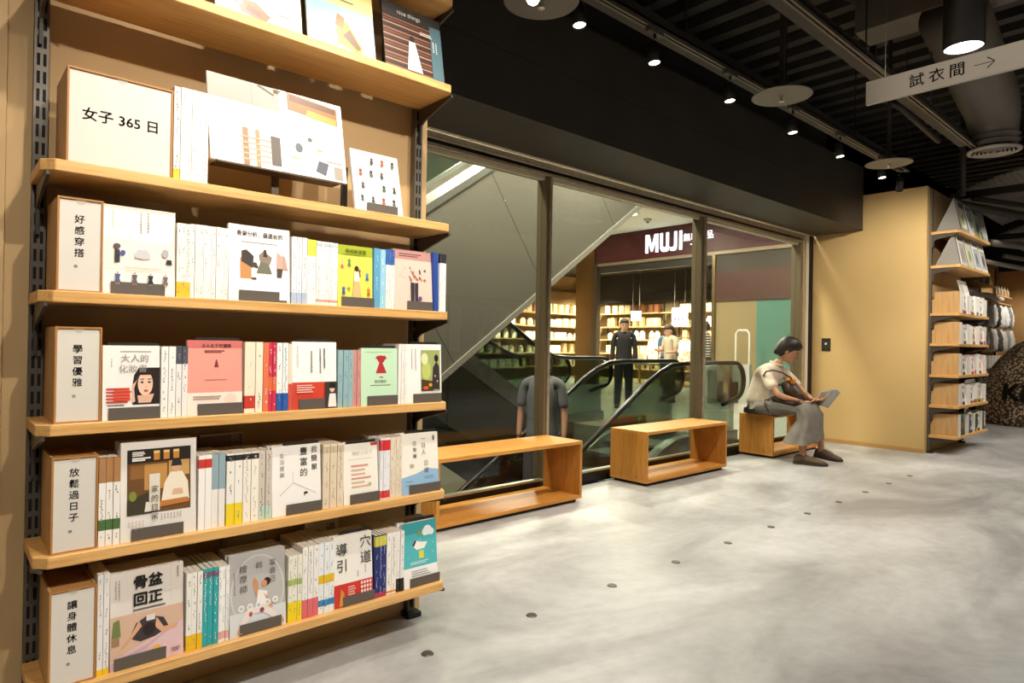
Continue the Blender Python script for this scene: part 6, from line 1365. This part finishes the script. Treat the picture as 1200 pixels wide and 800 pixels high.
# --- standing people in the hall
def stand(x, y, z0, H, face, skin, shirt, trousers, shoecol, hair, label, arms='down', long=0.0, stripes=False, cap=None, short_sleeve=True, name='person'):
    t = thing('person', label, 'person', (x, y, z0), (0, 0, math.atan2(face[1], face[0]) - PI / 2))
    k = H / 1.70
    def S(p): return (p[0] * k, p[1] * k, p[2] * k) + tuple(r * k for r in p[3:])
    if arms == 'down':
        aR = [(-0.175, 0.0, 1.40, 0.042), (-0.215, 0.0, 1.12, 0.038), (-0.22, 0.06, 0.88, 0.026)]; aL = [(0.175, 0.0, 1.40, 0.042), (0.215, -0.01, 1.12, 0.038), (0.22, 0.04, 0.88, 0.026)]
        hd = ((0, 0.1, -1), (0, 0.1, -1))
    else:
        aR = [(-0.205, 0.0, 1.40, 0.05), (-0.26, 0.03, 1.12, 0.042), (-0.16, 0.24, 1.10, 0.03)]; aL = [(0.205, 0.0, 1.40, 0.05), (0.26, 0.02, 1.14, 0.042), (0.14, 0.24, 1.14, 0.03)]
        hd = ((0.5, 0.8, 0.1), (-0.5, 0.8, 0.1))
    pts = [(0, 0, 0.92, 0.125, 0.09), (0, 0, 1.10, 0.115, 0.085), (0, 0.01, 1.28, 0.12, 0.085), (0, 0, 1.41, 0.075, 0.06), (0, 0.01, 1.50, 0.05), (0, 0.02, 1.54, 0.048)] + aR + aL + \
          [(-0.09, 0, 0.84, 0.09), (-0.10, 0.02, 0.48, 0.06), (-0.11, 0.0, 0.09, 0.04), (0.09, 0, 0.84, 0.09), (0.10, 0.03, 0.48, 0.06), (0.12, 0.03, 0.09, 0.04)]
    e = [(0, 1), (1, 2), (2, 3), (3, 4), (4, 5), (3, 6), (6, 7), (7, 8), (3, 9), (9, 10), (10, 11), (0, 12), (12, 13), (13, 14), (0, 15), (15, 16), (16, 17)]
    skm = P(skin, 0.5, 0, 0.3)
    skinned('body', [S(p) for p in pts], e, skm, t, 1)
    g = lambda p, d: p[:3] + tuple(r + d for r in p[3:])
    sl = 0.55 if short_sleeve else 0.97
    def cut(a, f):
        if f > 0.9: return [g(a[0], 0.016), g(a[1], 0.014), g(lerp(a[1], a[2], 0.9) + (0.034,), 0.012)]
        m_ = lerp(a[0], a[1], 0.85); return [g(a[0], 0.016), m_ + (0.058,)]
    cR = cut(aR, sl); cL = cut(aL, sl)
    sp_ = [(0, 0, 0.80, 0.18, 0.135), (0, 0, 1.10, 0.16, 0.125), (0, 0.01, 1.28, 0.18, 0.13), (0, 0, 1.41, 0.135, 0.095), (0, 0.0, 1.49, 0.07, 0.07)] + cR + cL
    n = len(cR)
    e2_ = chain(5) + [(3, 5)] + chain(n, 5) + [(3, 5 + n)] + chain(n, 5 + n)
    mat = P(shirt, 0.85)
    if stripes:
        mat, nt, bs = base_mat('striped_cloth'); L = nt.links.new
        tc = nt.nodes.new('ShaderNodeTexCoord'); wv = nt.nodes.new('ShaderNodeTexWave'); wv.bands_direction = 'Z'; wv.inputs['Scale'].default_value = 5.5
        cr = nt.nodes.new('ShaderNodeValToRGB'); cr.color_ramp.interpolation = 'CONSTANT'; cr.color_ramp.elements[0].color = hx('e0dcd2'); cr.color_ramp.elements[1].position = 0.5; cr.color_ramp.elements[1].color = hx('2a2826')
        L(tc.outputs['Object'], wv.inputs[0]); L(wv.outputs[1], cr.inputs[0]); L(cr.outputs[0], bs.inputs['Base Color']); bs.inputs['Roughness'].default_value = 0.9
    skinned('shirt', [S(p) for p in sp_], e2_, mat, t, 2)
    tp = [(0, 0, 1.0, 0.155, 0.12), (-0.09, 0, 0.82, 0.105), (-0.10, 0.02, 0.48, 0.082), (-0.11, 0.0, 0.02, 0.068), (0.09, 0, 0.82, 0.105), (0.10, 0.03, 0.48, 0.082), (0.12, 0.03, 0.02, 0.068)]
    skinned('trousers', [S(p) for p in tp], [(0, 1), (1, 2), (2, 3), (0, 4), (4, 5), (5, 6)], P(trousers, 0.85), t, 2)
    head(t, (0, 0.035 * k, 1.585 * k), (0, 1, -0.1 if arms == 'down' else -0.35), (0, 0, 1), 0.095 * k, skm, hair, long, cap)
    for a, d, sd in ((aR, hd[0], 1), (aL, hd[1], -1)): hand(t, S(a[2])[:3], d, (-sd * 1.0, 0.2, 0) if arms == 'down' else (0, -0.2, 1), sd, skm, 0.5, k)
    for x0, y0 in ((-0.11, -0.07), (0.12, -0.04)): shoe(t, S((x0, y0, 0))[:3], S((x0 * 1.1, y0 + 0.25, 0))[:3], shoecol, '2a2826', k)
    return t
stand(9.35, 7.41, 0.0, 1.60, (-0.75, -0.65), 'b98c70', '1b1a1c', '1d1c1e', '19181a', '15110f', 'person all in black standing on the hall floor in front of the bright shop', short_sleeve=False)
stand(11.0, 7.55, 0.0, 1.54, (-0.8, 0.3), 'c4987c', 'b9aa92', '55524e', '3a3632', '3a2a22', 'long haired person in a beige top holding something, beyond the escalator rail', arms='hold', long=0.16)
stand(12.4, 7.62, 0.0, 1.66, (-0.3, 0.9), 'c4987c', 'd8d4ca', '2c2c30', '3a3632', '241b17', 'person in a black and white striped top by the second mullion', stripes=True, short_sleeve=False)
stand(14.9, 10.35, 0.0, 1.62, (-0.6, -0.5), 'c4987c', '5f7ea0', '3a3a42', '3a3632', '2a1e18', 'person in a blue shirt and brown cap deep inside the bright shop', cap='5a4636')
stand(4.55, 4.62, -0.74, 1.78, (-0.8, -0.55), 'b5866a', '5f6164', '3f4146', '2a2826', '1f1815', 'man in a grey t-shirt riding down the escalator behind the first mullion')
# --- racks of clothes on the shop floor behind the camera, caught as reflections in the glass
rail('r', 4.9, 0.35, 2.05, 1.72, 9, 'steel rail of pale long shirts out of frame, mirrored faintly in the left pane', 'pale long shirt on the rail mirrored in the left pane', 'shirts on the mirrored rail', 'X')
